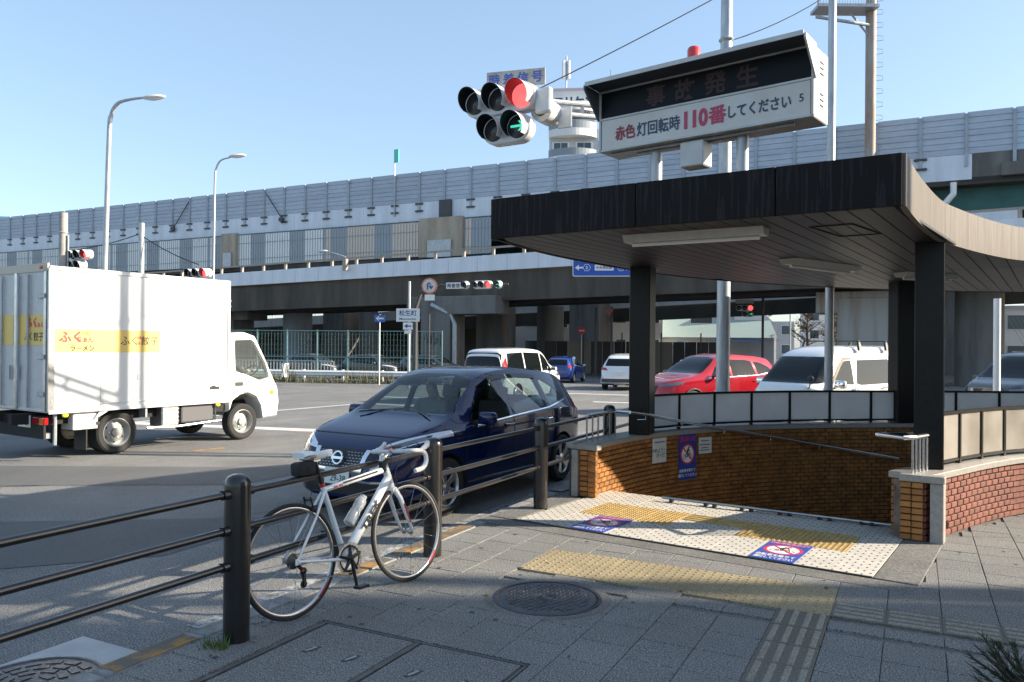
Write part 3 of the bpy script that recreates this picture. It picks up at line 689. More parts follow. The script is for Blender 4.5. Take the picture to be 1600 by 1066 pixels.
# ================================================================ guard fence
post_m=mat('fence_paint',(.014,.0115,.0105),.28,var=.2,scale=10,coat=.4)
fence=thing('guard_fence','dark brown tubular guard fence with round posts along the kerb','fence'); fence.matrix_world=frame((-1.484,4.283,0),VX)
SP=1.955; pm=None
for k in range(-2,5):
    if pm is None:
        b=MB().lathe([(.07,-.05),(.07,.84),(.066,.868),(.052,.888),(.028,.899),(.002,.902)],28); pm=b.build('post',post_m,fence,smooth=True,ang=50)
        o=pm
    else: o=pm.copy(); COL.objects.link(o); o.parent=fence
    o.matrix_local=T(k*SP,0,0)
base_m=mortar
for k in range(-2,4):
    for z in (.80,.605,.415):
        MB().cyl((k*SP+.06,0,z),((k+1)*SP-.06,0,z),.0195,n=12).build('rail',post_m,fence,smooth=True)
        for x in (k*SP+.085,(k+1)*SP-.085): MB().cyl((x-.022,0,z),(x+.022,0,z),.027,n=12).build('rail_collar',post_m,fence,smooth=True)
# ================================================================ road bicycle
bw=mat('bike_white',(.78,.78,.77),.18,coat=.6,var=.02); br=mat('bike_red',(.55,.03,.04),.25,coat=.5); bk=mat('bike_black',(.014,.014,.015),.35)
alu=mat('bike_alloy',(.42,.42,.43),.3,1); tape=mat('bar_tape',(.66,.65,.63),.75,var=.06,bump=.3,bscale=200); clear=mat('bottle_plastic',(.72,.75,.76),.25,trans=.55,spec=.5)
chn=mat('chain_steel',(.30,.28,.25),.4,1,var=.2,scale=200)
bd=Vector((.601,.799,0))
bike=thing('road_bicycle','white racing bicycle with drop handlebars leaning against the guard fence','bicycle'); bike.matrix_world=frame((-1.257,4.607,.001),bd)@RX(-.105)
RH=(0,0,.334); FH=(.968,0,.334); BB=(.405,0,.268); STt=(.262,0,.735); HT=(.79,0,.805); HB=(.838,0,.655)
W_=.334
def wheel(x,label,steer=0):
    Wm=T(x,0,W_)@RX(PI/2)
    rim=MB(); 
    prof=[(.300,-.009),(.309,-.0095),(.314,-.008),(.314,.008),(.309,.0095),(.300,.009),(.294,.004),(.294,-.004)]
    n=64; rim.loft([[(r*math.cos(2*PI*k/n),r*math.sin(2*PI*k/n),z) for r,z in prof] for k in range(n+1)],cap=False)
    w=rim.build('wheel',[alu],bike,smooth=True,ang=40,M=Wm); part_label(w,label)
    MB().torus(.3215,.0135,64,10).build('tyre',rubber,w,smooth=True)
    b=MB(); b.torus(.303,.0125,20,4,0,None,-2.2,-1.75); 
    for s in (-1,1): MB().add([(rr*math.cos(a),rr*math.sin(a),s*.0112) for a in [-.95+.028*k for k in range(13)] for rr in (  .299,.309)],[(2*k,2*k+1,2*k+3,2*k+2) for k in range(12)]).build('rim_decal',br,w)
    MB().lathe([(.006,-.06),(.006,-.05),(.022,-.034),(.022,-.030),(.011,-.024),(.011,.024),(.022,.030),(.022,.034),(.006,.05),(.006,.06)],14).build('hub',alu,w,smooth=True)
    sm=None
    for k in range(20):
        s=1 if k%2 else -1; a=2*PI*k/20; a2=a+(.9 if (k//2)%2 else -.9)*(1 if x<.5 else 0)
        mb=MB().cyl((.02*math.cos(a2),.02*math.sin(a2),.032*s),(.291*math.cos(a),.291*math.sin(a),0),.0011,n=4); mb.build('spoke',alu if k%5 else bk,w)
    return w
wr=wheel(0,'rear wheel'); wf_=wheel(.968,'front wheel')
b=MB()   # frame tubes
def aero(mb,p,q,r0,r1,mi=0,n=10): mb.tube([p,Vector(p).lerp(Vector(q),.5),q],[r0,(r0+r1)/2,r1],n,mi)
aero(b,(.815,0,.715),(.415,0,.285),.029,.031); aero(b,(.792,0,.775),(.268,0,.712),.021,.017); aero(b,BB,STt,.021,.0165); aero(b,HT,HB,.023,.027)
b.cyl((.405,-.036,.268),(.405,.036,.268),.026,n=14)
for s in (-1,1):
    b.tube([(.38,s*.03,.27),(.25,s*.055,.292),(.0,s*.062,.334)],[.013,.011,.009],8); b.tube([(.268,s*.012,.705),(.16,s*.042,.55),(0,s*.062,.34)],[.010,.008,.0075],8)
    b.box((.0,s*.062,.334),(.035,.006,.035))
fr_=b.build('frame',bw,bike,smooth=True,ang=50)
# frame decals: dark stripe on the top tube, red flashes, lettering on the down tube
dn=(Vector((.815,0,.715))-Vector((.415,0,.285))).normalized()
for s in (-1,1):
    M=Matrix((-dn*s*-1 if s<0 else dn*-1*-1, Vector((0,0,0)), Vector((0,s,0)))).transposed().to_4x4() if False else None
    xax=dn if s<0 else -dn; nrm=Vector((0,s,0)); yax=nrm.cross(xax); M=Matrix((xax,yax,nrm)).transposed().to_4x4(); M.translation=Vector((.62,s*.0315,.505))
    MB().text('TREK',.052,M,0,.045,wid=.235).build('lettering',bk,fr_)
    tt=(Vector((.268,0,.712))-Vector((.792,0,.775))).normalized(); xax=tt if s>0 else -tt; yax=nrm.cross(xax); M=Matrix((xax,yax,nrm)).transposed().to_4x4(); M.translation=Vector((.56,s*.0205,.748))
    MB().box((0,.006,0),(.30,.012,.002),M).build('stripe',bk,fr_); M2=M.copy(); M2.translation=Vector((.37,s*.0195,.724)); MB().box((-.02,0,0),(.03,.014,.002),M2).box((.02,0,0),(.03,.014,.002),M2).build('red_flash',br,fr_)
    MB().box((.17,s*.062,.309),(.035,.003,.014)).box((.215,s*.06,.303),(.03,.003,.014)).build('red_flash',br,fr_)
b=MB()
for s in (-1,1): b.tube([(.842,s*.03,.635),(.868,s*.05,.575),(.915,s*.054,.45),(.966,s*.054,.336)],[.018,.017,.014,.009],8)
b.cyl((.842,-.036,.632),(.842,.036,.632),.021,n=10); b.cyl((.835,0,.66),(.848,0,.615),.027,n=12)
fk=b.build('fork',bw,bike,smooth=True,ang=50)
for s in (-1,1): MB().tube([(.885,s*.0675,.535),(.915,s*.0675,.455),(.94,s*.066,.4)],[.006,.007,.004],5).build('red_flash',br,fk)
# saddle, post, bag
MB().cyl((.262,0,.735),(.212,0,.90),.0138,n=12).build('seat_post',bk,bike,smooth=True); MB().cyl((.263,0,.732),(.258,0,.752),.018,n=12).build('seat_clamp',br,bike,smooth=True)
b=MB(); rings=[]
for x,w,z in ((.095,.062,.945),(.12,.07,.952),(.17,.062,.95),(.22,.036,.94),(.28,.022,.94),(.335,.018,.943),(.35,.008,.94)):
    rings.append([(x,w,z-.012),(x,w*.8,z+.008),(x,0,z+.014),(x,-w*.8,z+.008),(x,-w,z-.012),(x,-w*.7,z-.028),(x,0,z-.02),(x,w*.7,z-.028)])
MB().loft(rings).build('saddle',bw,bike,smooth=True,ang=60)
MB().tube([(.12,.03,.915),(.17,.025,.905),(.27,.022,.91),(.32,.01,.925)],.004,6).tube([(.12,-.03,.915),(.17,-.025,.905),(.27,-.022,.91),(.32,-.01,.925)],.004,6).box((.213,0,.903),(.05,.05,.02)).build('saddle_rail',alu,bike,smooth=True)
MB().box((.125,0,.86),(.135,.095,.085)).build('saddle_bag',mat('bag_fabric',(.02,.02,.02),.85,var=.3,scale=20,bump=.4),bike,smooth=True,bevel=.02,seg=2)
# stem, bar, hoods
MB().cyl((.79,0,.805),(.778,0,.85),.019,n=12).build('headset_spacer',bk,bike,smooth=True); MB().cyl((.775,0,.848),(.855,0,.885),.017,n=12).cyl((.771,0,.83),(.779,0,.868),.021,n=12).build('stem',alu,bike,smooth=True)
bar=[]
for s in (-1,1):
    pts=spline([(.86,0,.887),(.86,s*.10,.888),(.865,s*.17,.888),(.89,s*.20,.887),(.94,s*.207,.88),(.972,s*.21,.85),(.972,s*.212,.805),(.935,s*.214,.768),(.86,s*.215,.758)],4)
    MB().tube(pts,[.0155 if k>5 else .0135 for k in range(len(pts))],10).build('handlebar',tape,bike,smooth=True)
    hb=MB(); hb.tube([(.935,s*.207,.886),(.965,s*.209,.90),(.995,s*.21,.915),(1.01,s*.21,.94)],[.014,.018,.018,.011],8); hb.build('brake_hood',tape,bike,smooth=True)
    MB().tube([(.995,s*.21,.905),(1.015,s*.213,.86),(1.0,s*.215,.80)],[.008,.006,.005],6).build('brake_lever',bk,bike,smooth=True)
    MB().tube(spline([(.985,s*.2,.91),(.96,s*.1,.93),(.90,s*.04,.85),(.85,s*.03,.72),(.86,s*.02,.69)],4),.0024,5).build('cable',bk,bike)
MB().box((.885,.03,.905),(.05,.03,.025)).build('light_mount',br,bike,bevel=.006); MB().box((.875,-.04,.915),(.065,.04,.016)).build('cycle_computer',bk,bike,bevel=.004); MB().box((.775,0,.80),(.04,.06,.09)).build('frame_bag',bk,bike,bevel=.015,smooth=True)
# drivetrain
for r,m,y in ((.098,alu,-.048),(.082,bk,-.043)):
    b=MB(); n=48; b.loft([[(rr*math.cos(2*PI*k/n)+.405,y+dy,rr*math.sin(2*PI*k/n)+.268) for rr,dy in ((r-.012,-.0015),(r+(.003 if k%2 else -.001),-.0015),(r+(.003 if k%2 else -.001),.0015),(r-.012,.0015))] for k in range(n+1)],cap=False); b.build('chainring',m,bike)
b=MB()
for k in range(5): a=k*2*PI/5+.3; b.tube([(.405,-.052,.268),(.405+.088*math.cos(a),-.05,.268+.088*math.sin(a))],[.014,.008],6)
b.build('crank_spider',bk,bike,smooth=True)
b=MB(); b.tube([(.405,-.062,.268),(.425,-.07,.10)],[.013,.009],8); b.tube([(.405,.062,.268),(.385,.07,.436)],[.013,.009],8); b.build('crank_arm',bk,bike,smooth=True)
for s,(x,z) in ((-1,(.426,.098)),(1,(.384,.438))): MB().box((x,s*.115,z),(.085,.06,.018)).cyl((x,s*.07,z),(x,s*.13,z),.006,n=6).build('pedal',bk,bike,bevel=.004)
b=MB()
for k in range(8): b.lathe([(.022+.0035*k,-.0012),(.022+.0035*k,.0012)],24,0,T(0,-.05+.0045*k,.334)@RX(PI/2))
b.build('cassette',chn,bike)
b=MB()
b.tube([(0,-.043,.375),(.405,-.046,.366)],.0042,5); b.tube([(.405,-.046,.170),(.06,-.043,.225),(.045,-.043,.20)],.0042,5); b.tube([(.045,-.043,.20),(.035,-.043,.255),(.055,-.043,.28),(.01,-.043,.30)],.004,5); b.build('chain',chn,bike)
b=MB(); b.tube([(.0,-.06,.315),(.03,-.062,.28),(.05,-.055,.265)],[.012,.011,.01],8); b.box((.048,-.05,.225),(.016,.014,.09)); b.lathe([(.022,-.004),(.022,.004)],12,0,T(.05,-.044,.27)@RX(PI/2)); b.lathe([(.022,-.004),(.022,.004)],12,0,T(.046,-.044,.195)@RX(PI/2)); b.build('rear_derailleur',bk,bike,smooth=True)
MB().lathe([(.006,0),(.006,.01)],8,0,T(.02,-.068,.28)@RX(PI/2)).build('derailleur_bolt',br,bike)
for x,z in ((.15,.66),(.80,.655)):
    MB().tube([(x-.01,.03,z+.03),(x,.035,z-.02),(x+.01,.012,z-.06)],.006,6).tube([(x-.01,-.03,z+.03),(x,-.035,z-.02),(x+.01,-.012,z-.06)],.006,6).cyl((x,-.035,z+.01),(x,.035,z+.01),.007,n=6).build('brake_caliper',bk,bike,smooth=True,M=T(.06 if x>.5 else 0,0,.03 if x>.5 else 0))
MB().tube(spline([(.262,0,.70),(.21,.03,.72),(.185,.03,.66),(.16,.02,.68)],4),.0024,5).build('cable',bk,bike)
# bottle in its cage
bx=Vector((.555,0,.49)); M=Matrix((Vector((dn.z,0,-dn.x)),Vector((0,1,0)),dn)).transposed().to_4x4(); M.translation=bx+Vector((-dn.z,0,dn.x))*.066
MB().lathe([(.030,-.085),(.036,-.08),(.036,.0),(.032,.012),(.032,.03),(.036,.042),(.036,.085),(.030,.10),(.024,.108),(.024,.125),(.012,.13)],18,0,M).build('water_bottle',clear,bike,smooth=True)
b=MB()
for s in (-1,1): b.tube([M@Vector((.034,s*.02,-.06)),M@Vector((.02,s*.036,-.03)),M@Vector((-.02,s*.036,.02)),M@Vector((.03,s*.02,.05))],.003,5)
b.build('bottle_cage',alu,bike)
# ================================================================ vehicles
def tint(name,t,ior=1.5):
    m=bpy.data.materials.new(name); m.use_nodes=True; N=m.node_tree.nodes; L=m.node_tree.links; N.remove(N['Principled BSDF'])
    tr=N.new('ShaderNodeBsdfTransparent'); tr.inputs[0].default_value=(*t,1); gl=N.new('ShaderNodeBsdfGlossy'); gl.inputs['Roughness'].default_value=.01
    fr=N.new('ShaderNodeFresnel'); fr.inputs[0].default_value=ior; mx=N.new('ShaderNodeMixShader'); ge=N.new('ShaderNodeNewGeometry'); iv=N.new('ShaderNodeMath'); iv.operation='SUBTRACT'; iv.inputs[0].default_value=1; L.new(ge.outputs['Backfacing'],iv.inputs[1]); mu=N.new('ShaderNodeMath'); mu.operation='MULTIPLY'; L.new(fr.outputs[0],mu.inputs[0]); L.new(iv.outputs[0],mu.inputs[1]); L.new(mu.outputs[0],mx.inputs[0]); L.new(tr.outputs[0],mx.inputs[1]); L.new(gl.outputs[0],mx.inputs[2]); L.new(mx.outputs[0],N['Material Output'].inputs[0]); return m
glass_t=tint('tinted_glass',(.62,.67,.67),1.7); glass_c=tint('clear_glass',(.86,.92,.91),1.6); lens=mat('lamp_lens',(.75,.77,.8),.08,spec=.8,coat=1); lens_d=mat('headlamp_dark',(.16,.17,.19),.12,.6,coat=1)
tail=mat('tail_lens',(.32,.012,.018),.15,coat=.8); amber=mat('amber_lens',(.75,.25,.02),.2,coat=.8); platew=mat('number_plate',(.72,.73,.7),.45); plateg=mat('plate_ink',(.02,.10,.06),.5); under=mat('underbody',(.015,.015,.015),.8)
rim_m=mat('alloy_rim',(.55,.56,.57),.3,1,var=.1); rim_s=mat('steel_rim',(.34,.34,.33),.45,.4,var=.12)
def pchip(K):
    K=sorted(K); xs=[k[0] for k in K]; ys=[k[1] for k in K]; n=len(K); d=[(ys[i+1]-ys[i])/(xs[i+1]-xs[i]) for i in range(n-1)]
    m=[d[0]]+[0 if d[i-1]*d[i]<=0 else 2*d[i-1]*d[i]/(d[i-1]+d[i]) for i in range(1,n-1)]+[d[-1]]
    def f(x):
        if x<=xs[0]: return ys[0]
        if x>=xs[-1]: return ys[-1]
        i=max(j for j in range(n-1) if xs[j]<=x); h=xs[i+1]-xs[i]; t=(x-xs[i])/h
        return (2*t**3-3*t*t+1)*ys[i]+(t**3-2*t*t+t)*h*m[i]+(-2*t**3+3*t*t)*ys[i+1]+(t**3-t*t)*h*m[i+1]
    return f
class Body:
    def __init__(s,L,top,belt,half,bot,n=46,tum=.21,sill=.0):
        s.x0,s.x1=-L/2,L/2; s.top=pchip(top); s.belt=pchip(belt); s.half=pchip(half); s.bot=pchip(bot); s.n=n; s.tum=tum
    def solid(s,off=0,xa=None,xb=None,zmin=None,n=None):
        xa=s.x0+off if xa is None else xa; xb=s.x1-off if xb is None else xb; n=n or s.n; rings=[]
        for k in range(n+1):
            t=k/n; t=t+.35*(math.sin(2*PI*t)/(2*PI))*-1 if False else t
            x=xa+(xb-xa)*(.5-.5*math.cos(PI*t)*.35-(.5-t)*.65*1.0+.0) if False else xa+(xb-xa)*((.5-.5*math.cos(PI*t))*.5+t*.5)
            h=s.half(x)-off; top=s.top(x)-off; bt=min(s.belt(x),top-.02); bo=s.bot(x)+off
            if zmin is not None: bo=max(bo,zmin); bt=max(bt,bo+.05)
            te=max(.02,top-bt); rw=h*(.9-s.tum*min(1,te/.45)); mid=bo+(bt-bo)*.55
            half=[(0,bo),(h*.8,bo),(h*.93,bo+.03),(h*.978,bo+.12*(bt-bo)+.02),(h*.995,mid),(h,bo+(bt-bo)*.8),(h*.985,bt-.01),(h*.955,bt+.02*min(1,te/.2)),(h*.955*.55+rw*.45,bt+.45*te),(rw,bt+.86*te),(rw*.93,bt+.945*te),(rw*.75,bt+.985*te),(rw*.4,top-.002),(0,top)]
            rings.append([(x,y,z) for y,z in half]+[(x,-y,z) for y,z in half[-2:0:-1]])
        return MB().loft(rings)
    def mesh(s,off=0,mats=(),**k): return raw_mesh(s.solid(off,**k),mats)
def side_prism(poly,sgn,y0=.25,y1=1.3):
    """cutter from a side-view polygon (x,z) on one flank"""
    M=Matrix(((1,0,0,0),(0,0,1,0),(0,1,0,0),(0,0,0,1))); a,b=(y0,y1) if sgn>0 else (-y1,-y0); return MB().prism(poly,a,b,0,M)
def front_prism(poly,x0,x1):
    """cutter from a front-view polygon (y,z)"""
    M=Matrix(((0,0,1,0),(1,0,0,0),(0,1,0,0),(0,0,0,1))); return MB().prism(poly,x0,x1,0,M)
def mirror(poly): return [(-y,z) for y,z in poly]
def round_poly(P,r=.04,n=3):
    """round the corners of a polygon"""
    out=[]
    for i in range(len(P)):
        a,b,c=Vector(P[i-1]),Vector(P[i]),Vector(P[(i+1)%len(P)]); u=(a-b);v=(c-b); q=min(r,u.length*.4,v.length*.4); u.normalize();v.normalize()
        for k in range(n+1):
            t=k/n; p=(b+u*q)*(1-t)**2+b*2*t*(1-t)+(b+v*q)*t*t; out.append((p.x,p.y))
    return out
def finish(me,name,parent,mats=None,ang=32,kind=None):
    if mats:
        me.materials.clear()
        for m in (mats if isinstance(mats,(list,tuple)) else [mats]): me.materials.append(m)
        if len(me.materials)==1: me.polygons.foreach_set('material_index',[0]*len(me.polygons))
    me.polygons.foreach_set('use_smooth',[True]*len(me.polygons)); me.set_sharp_from_angle(angle=math.radians(ang)); me.update(); me.name=name
    return link(name,me,parent)
def patch_part(base,prism,name,m,parent):
    me=bool_mesh(base.copy(),raw_mesh(prism),'INTERSECT')
    return finish(me,name,parent,m) if len(me.polygons) else None
def car_wheel(parent,x,y,r,w,style='alloy',nsp=5,m=None):
    s=1 if y>0 else -1; M=T(x,y,r)@RX(-PI/2*s); m=m or rim_m
    ty=MB().lathe([(r*.66,-w*.5),(r*.9,-w*.5),(r*.985,-w*.4),(r,-w*.22),(r,w*.22),(r*.985,w*.4),(r*.9,w*.5),(r*.68,w*.46),(r*.66,w*.2),(r*.66,-w*.5)],36,cap=False).build('wheel',rubber,parent,smooth=True,ang=40,M=M)
    b=MB().lathe([(r*.66,-w*.3),(r*.67,w*.44),(r*.64,w*.47),(r*.61,w*.40),(r*.58,w*.12)],36,cap=False).build('rim',m,ty,smooth=True,ang=40); MB().lathe([(.001,w*.02),(r*.6,w*.02),(r*.6,-w*.1)],24,cap=False).build('brake_disc',under if style=='alloy' else m,ty)
    if style=='alloy':
        for k in range(nsp):
            a=2*PI*k/nsp; MB().add([(.03,-.028,w*.36),(.03,.028,w*.36),(r*.63,.05,w*.43),(r*.63,-.05,w*.43),(.03,-.03,w*.2),(.03,.03,w*.2),(r*.63,.05,w*.22),(r*.63,-.05,w*.22)],[(0,1,2,3),(7,6,5,4),(0,4,5,1),(1,5,6,2),(2,6,7,3),(3,7,4,0)],0,RZ(a)).build('rim_spoke',m,ty,bevel=.006)
        MB().lathe([(.06,w*.2),(.055,w*.4),(.03,w*.43),(.001,w*.43)],16,cap=False).build('hub_cap',m,ty,smooth=True)
    else:
        MB().lathe([(r*.6,w*.1),(r*.5,w*.0),(r*.36,w*.12),(r*.2,w*.16),(r*.19,w*.34),(.001,w*.36)],28,cap=False).build('hub',m,ty,smooth=True,ang=40)
        for k in range(6):
            a=2*PI*k/6; MB().lathe([(r*.055,0),(r*.05,.012),(.001,.012)],8,0,RZ(a)@T(r*.28,0,w*.13)).build('wheel_nut',galv,ty); MB().lathe([(r*.06,0),(r*.06,.006)],10,0,RZ(a+.5)@T(r*.44,0,w*.035)).build('rim_hole',black,ty)
    return ty
def arch_cut(x,r,w=.3,y=.85): return MB().cyl((x,y-w,r*.98),(x,y+w,r*.98),r+.045,n=28,mi=0)
def driver(parent,x,y,z,shirt,hand_to,scale=1):
    """seated driver, one continuous body mesh with head, arms to the wheel and fingers"""
    J={'pel':(0,0,.1),'spine':(-.05,0,.3),'chest':(-.07,0,.48),'neck':(-.06,0,.60),'head':(-.03,0,.70),'crown':(-.02,0,.81),'nose':(.055,0,.71)}
    R={'pel':.14,'spine':.135,'chest':.145,'neck':.055,'head':.088,'crown':.072,'nose':.02}
    E=[('pel','spine'),('spine','chest'),('chest','neck'),('neck','head'),('head','crown'),('head','nose')]
    for s,n in ((1,'l'),(-1,'r')):
        hx,hy,hz=hand_to[n]; J['sh'+n]=(-.06,s*.19,.52);R['sh'+n]=.07; J['el'+n]=(.12,s*.26,.30);R['el'+n]=.047; J['wr'+n]=(hx-.06,hy,hz-.01);R['wr'+n]=.03; J['ha'+n]=(hx,hy,hz);R['ha'+n]=.032
        E+=[('chest','sh'+n),('sh'+n,'el'+n),('el'+n,'wr'+n),('wr'+n,'ha'+n)]
        J['th'+n]=(.42,s*.12,.14);R['th'+n]=.075; E+=[('pel','th'+n)]
        for q in range(4): J[f'f{n}{q}']=(hx+.05,hy-.03+.02*q,hz+.012);R[f'f{n}{q}']=.009;J[f'g{n}{q}']=(hx+.055,hy-.03+.02*q,hz-.03);R[f'g{n}{q}']=.008;E+=[('ha'+n,f'f{n}{q}'),(f'f{n}{q}',f'g{n}{q}')]
    ks=list(J); me=bpy.data.meshes.new('p'); me.from_pydata([tuple(c*scale for c in J[k]) for k in ks],[(ks.index(a),ks.index(b)) for a,b in E],[])
    o=bpy.data.objects.new('p',me); COL.objects.link(o); o.modifiers.new('s','SKIN')
    for i,k in enumerate(ks): me.skin_vertices[0].data[i].radius=(R[k]*scale,R[k]*scale); me.skin_vertices[0].data[i].use_root=(k=='pel')
    ss=o.modifiers.new('u','SUBSURF'); ss.levels=1
    m2=bpy.data.meshes.new_from_object(o.evaluated_get(bpy.context.evaluated_depsgraph_get())); bpy.data.objects.remove(o)
    skin=mat('skin',(.45,.27,.19),.55); hair=mat('hair',(.015,.012,.01),.6)
    m2.materials.append(shirt); m2.materials.append(skin); m2.materials.append(hair)
    for p in m2.polygons:
        c=p.center/scale; hand=any((c-Vector(J['ha'+n])).length<.09 for n in 'lr'); p.material_index=2 if (c.z>.74 and c.x<.03) or (c.z>.66 and c.x<-.06) else (1 if c.z>.585 or hand else 0); p.use_smooth=True
    return m2
seat_m=mat('seat_fabric',(.13,.13,.13),.85,var=.15)
def seat(parent,x,y,z,m=seat_m):
    MB().box((x,y,z),(.5,.5,.16)).build('seat',m,parent,bevel=.05,seg=2,smooth=True)
    s=MB().box((0,0,.3),(.13,.48,.62)).build('seat_back',m,parent,bevel=.05,seg=2,smooth=True,M=T(x-.26,y,z)@RY(-.25)); MB().box((0,0,.70),(.09,.25,.17)).build('headrest',m,s,bevel=.03,seg=2,smooth=True)
def plate(parent,M,txt,small='',w=.33,h=.165):
    p=MB().box((0,0,0),(w,h,.012)).build('number_plate',platew,parent,M=M,bevel=.004)
    if txt: MB().text(txt,h*.5,T(.02 if small else 0,-h*.13,.0075),0,.02).build('plate_digits',plateg,p)
    return p
FACE_F=lambda x,y,z:T(x,y,z)@Matrix(((0,0,1,0),(1,0,0,0),(0,1,0,0),(0,0,0,1)))       # local xy plane facing +x
FACE_R=lambda x,y,z:T(x,y,z)@Matrix(((0,0,-1,0),(-1,0,0,0),(0,1,0,0),(0,0,0,1)))     # facing -x
FACE_S=lambda x,y,z:T(x,y,z)@Matrix(((1,0,0,0),(0,0,-1,0),(0,1,0,0),(0,0,0,1)))      # facing -y
def make_car(name,label,body,paint,pos,head,wheels,r,win,shield,rear,extras,group=None,hollow=False,far=False,mirror_y=None,rim='alloy',cat='car',plates=None,pillar=None):
    hd=Vector(head); z=road_z(pos[1])
    t=thing(name,label,cat,group=group); t.matrix_world=frame((pos[0],pos[1],z),hd)
    nb=26 if far else body.n
    base=body.mesh(0,[paint,under],n=nb); cut=MB()
    hw=body.half(0)
    for x in wheels:
        for s in (-1,1): cut.cyl((x,s*(hw-.28),r*.98),(x,s*(hw+.2),r*.98),r+.05,n=20 if far else 30,mi=1)
    cm=raw_mesh(cut,[paint,under]); cm.polygons.foreach_set('material_index',[1]*len(cm.polygons))
    bm_=bool_mesh(base.copy(),cm,'DIFFERENCE')
    prisms=[]
    if hollow:
        cab=bool_mesh(body.mesh(.045,[paint,under]),raw_mesh(MB().box((hollow[0],0,1.3),(hollow[1],2,1.66))),'INTERSECT')
        cab.materials.clear(); cab.materials.append(paint); cab.materials.append(seat_m); cab.polygons.foreach_set('material_index',[1]*len(cab.polygons))
        bm_.materials.append(seat_m); cab.materials.clear(); [cab.materials.append(q) for q in (paint,under,seat_m)]; cab.polygons.foreach_set('material_index',[2]*len(cab.polygons))
        bm_=bool_mesh(bm_,cab,'DIFFERENCE')
        for P,kind in win:
            for s in (-1,1): prisms.append((side_prism(round_poly(P,.035),s),'side_window'))
        prisms.append((front_prism(round_poly(shield[0],.05),shield[1],shield[2]),'windshield')); prisms.append((front_prism(round_poly(rear[0],.05),rear[1],rear[2]),'rear_window'))
        for pr,nm in prisms:
            pm=raw_mesh(pr); pl=bool_mesh(bm_.copy(),pm.copy(),'INTERSECT'); finish(pl,nm,t,glass_c if nm=='windshield' else glass_t); bm_=bool_mesh(bm_,pm,'DIFFERENCE')
            print(nm,len(pl.polygons),len(bm_.polygons))
    body_o=finish(bm_,'body',t,None,30)
    infl=body.mesh(-.004,n=nb)
    if not hollow:
        for P,kind in win:
            for s in (-1,1): patch_part(infl,side_prism(round_poly(P,.035),s),'side_window',glass_d,t)
        patch_part(infl,front_prism(round_poly(shield[0],.05),shield[1],shield[2]),'windshield',glass_d,t); patch_part(infl,front_prism(round_poly(rear[0],.05),rear[1],rear[2]),'rear_window',glass_d,t)
    for e in extras:
        nm,kind,P,rng,m,off=e; bs=infl if abs(off-.004)<1e-6 else body.mesh(-off,n=nb)
        if kind=='side':
            for s in (-1,1): patch_part(bs,side_prism(P,s),nm,m,t)
        elif kind=='left': patch_part(bs,side_prism(P,1),nm,m,t)
        elif kind=='f2':
            for q in (P,mirror(P)): patch_part(bs,front_prism(q,*rng),nm,m,t)
        else: patch_part(bs,front_prism(P,*rng),nm,m,t)
    for x in wheels:
        for s in (-1,1): car_wheel(t,x,s*(hw-.11),r,.2,rim)
    if mirror_y:
        mx,mz=mirror_y
        for s in (-1,1):
            w=MB().box((mx,s*(hw+.10),mz),(.13,.21,.14)).build('side_mirror',paint,t,bevel=.045,seg=3,smooth=True); MB().box((mx-.067,s*(hw+.1),mz),(.004,.16,.1)).build('mirror_glass',chrome,w); MB().box((mx+.01,s*(hw-.02),mz-.05),(.06,.1,.035)).build('mirror_stalk',black,w)
    return t
def seam(path,w=.006):
    """thin closed band (x,z) along a polyline for panel gaps"""
    L=[];R=[]
    for i,p in enumerate(path):
        a=Vector(path[max(i-1,0)]);b=Vector(path[min(i+1,len(path)-1)]); d=(b-a).normalized(); n=Vector((-d.y,d.x))*w/2; L.append((p[0]+n.x,p[1]+n.y)); R.append((p[0]-n.x,p[1]-n.y))
    return L+R[::-1]
# ---- dark blue hatchback waiting by the kerb
navy=mat('navy_paint',(.003,.0105,.062),.07,0,coat=.2,spec=.45)
hb=Body(4.10,[(-2.05,.75),(-2.02,.98),(-1.93,1.12),(-1.72,1.36),(-1.5,1.43),(-1.0,1.49),(-.3,1.52),(.15,1.49),(.45,1.40),(.8,1.20),(1.12,1.01),(1.35,.95),(1.7,.86),(1.93,.745),(2.02,.64),(2.05,.52)],
  [(-2.05,.6),(-1.9,.92),(-1.2,.985),(0,.93),(.9,.885),(1.3,.86),(1.7,.78),(2.05,.5)],[(-2.05,.62),(-1.95,.74),(-1.6,.815),(-1,.845),(.9,.8475),(1.4,.83),(1.75,.74),(1.95,.6),(2.05,.42)],[(-2.05,.36),(-1.8,.22),(1.7,.19),(2.05,.24)])
hx=[('front_side_window',)]
wf=[(-.0,.955),(.86,.915),(.62,1.13),(.37,1.30),(.1,1.375),(-.0,1.385)]; wr=[(-.92,1.01),(-.07,.965),(-.07,1.385),(-.6,1.385),(-.88,1.36)]; wq=[(-1.5,1.09),(-.99,1.02),(-.95,1.345),(-1.1,1.33),(-1.32,1.24)]
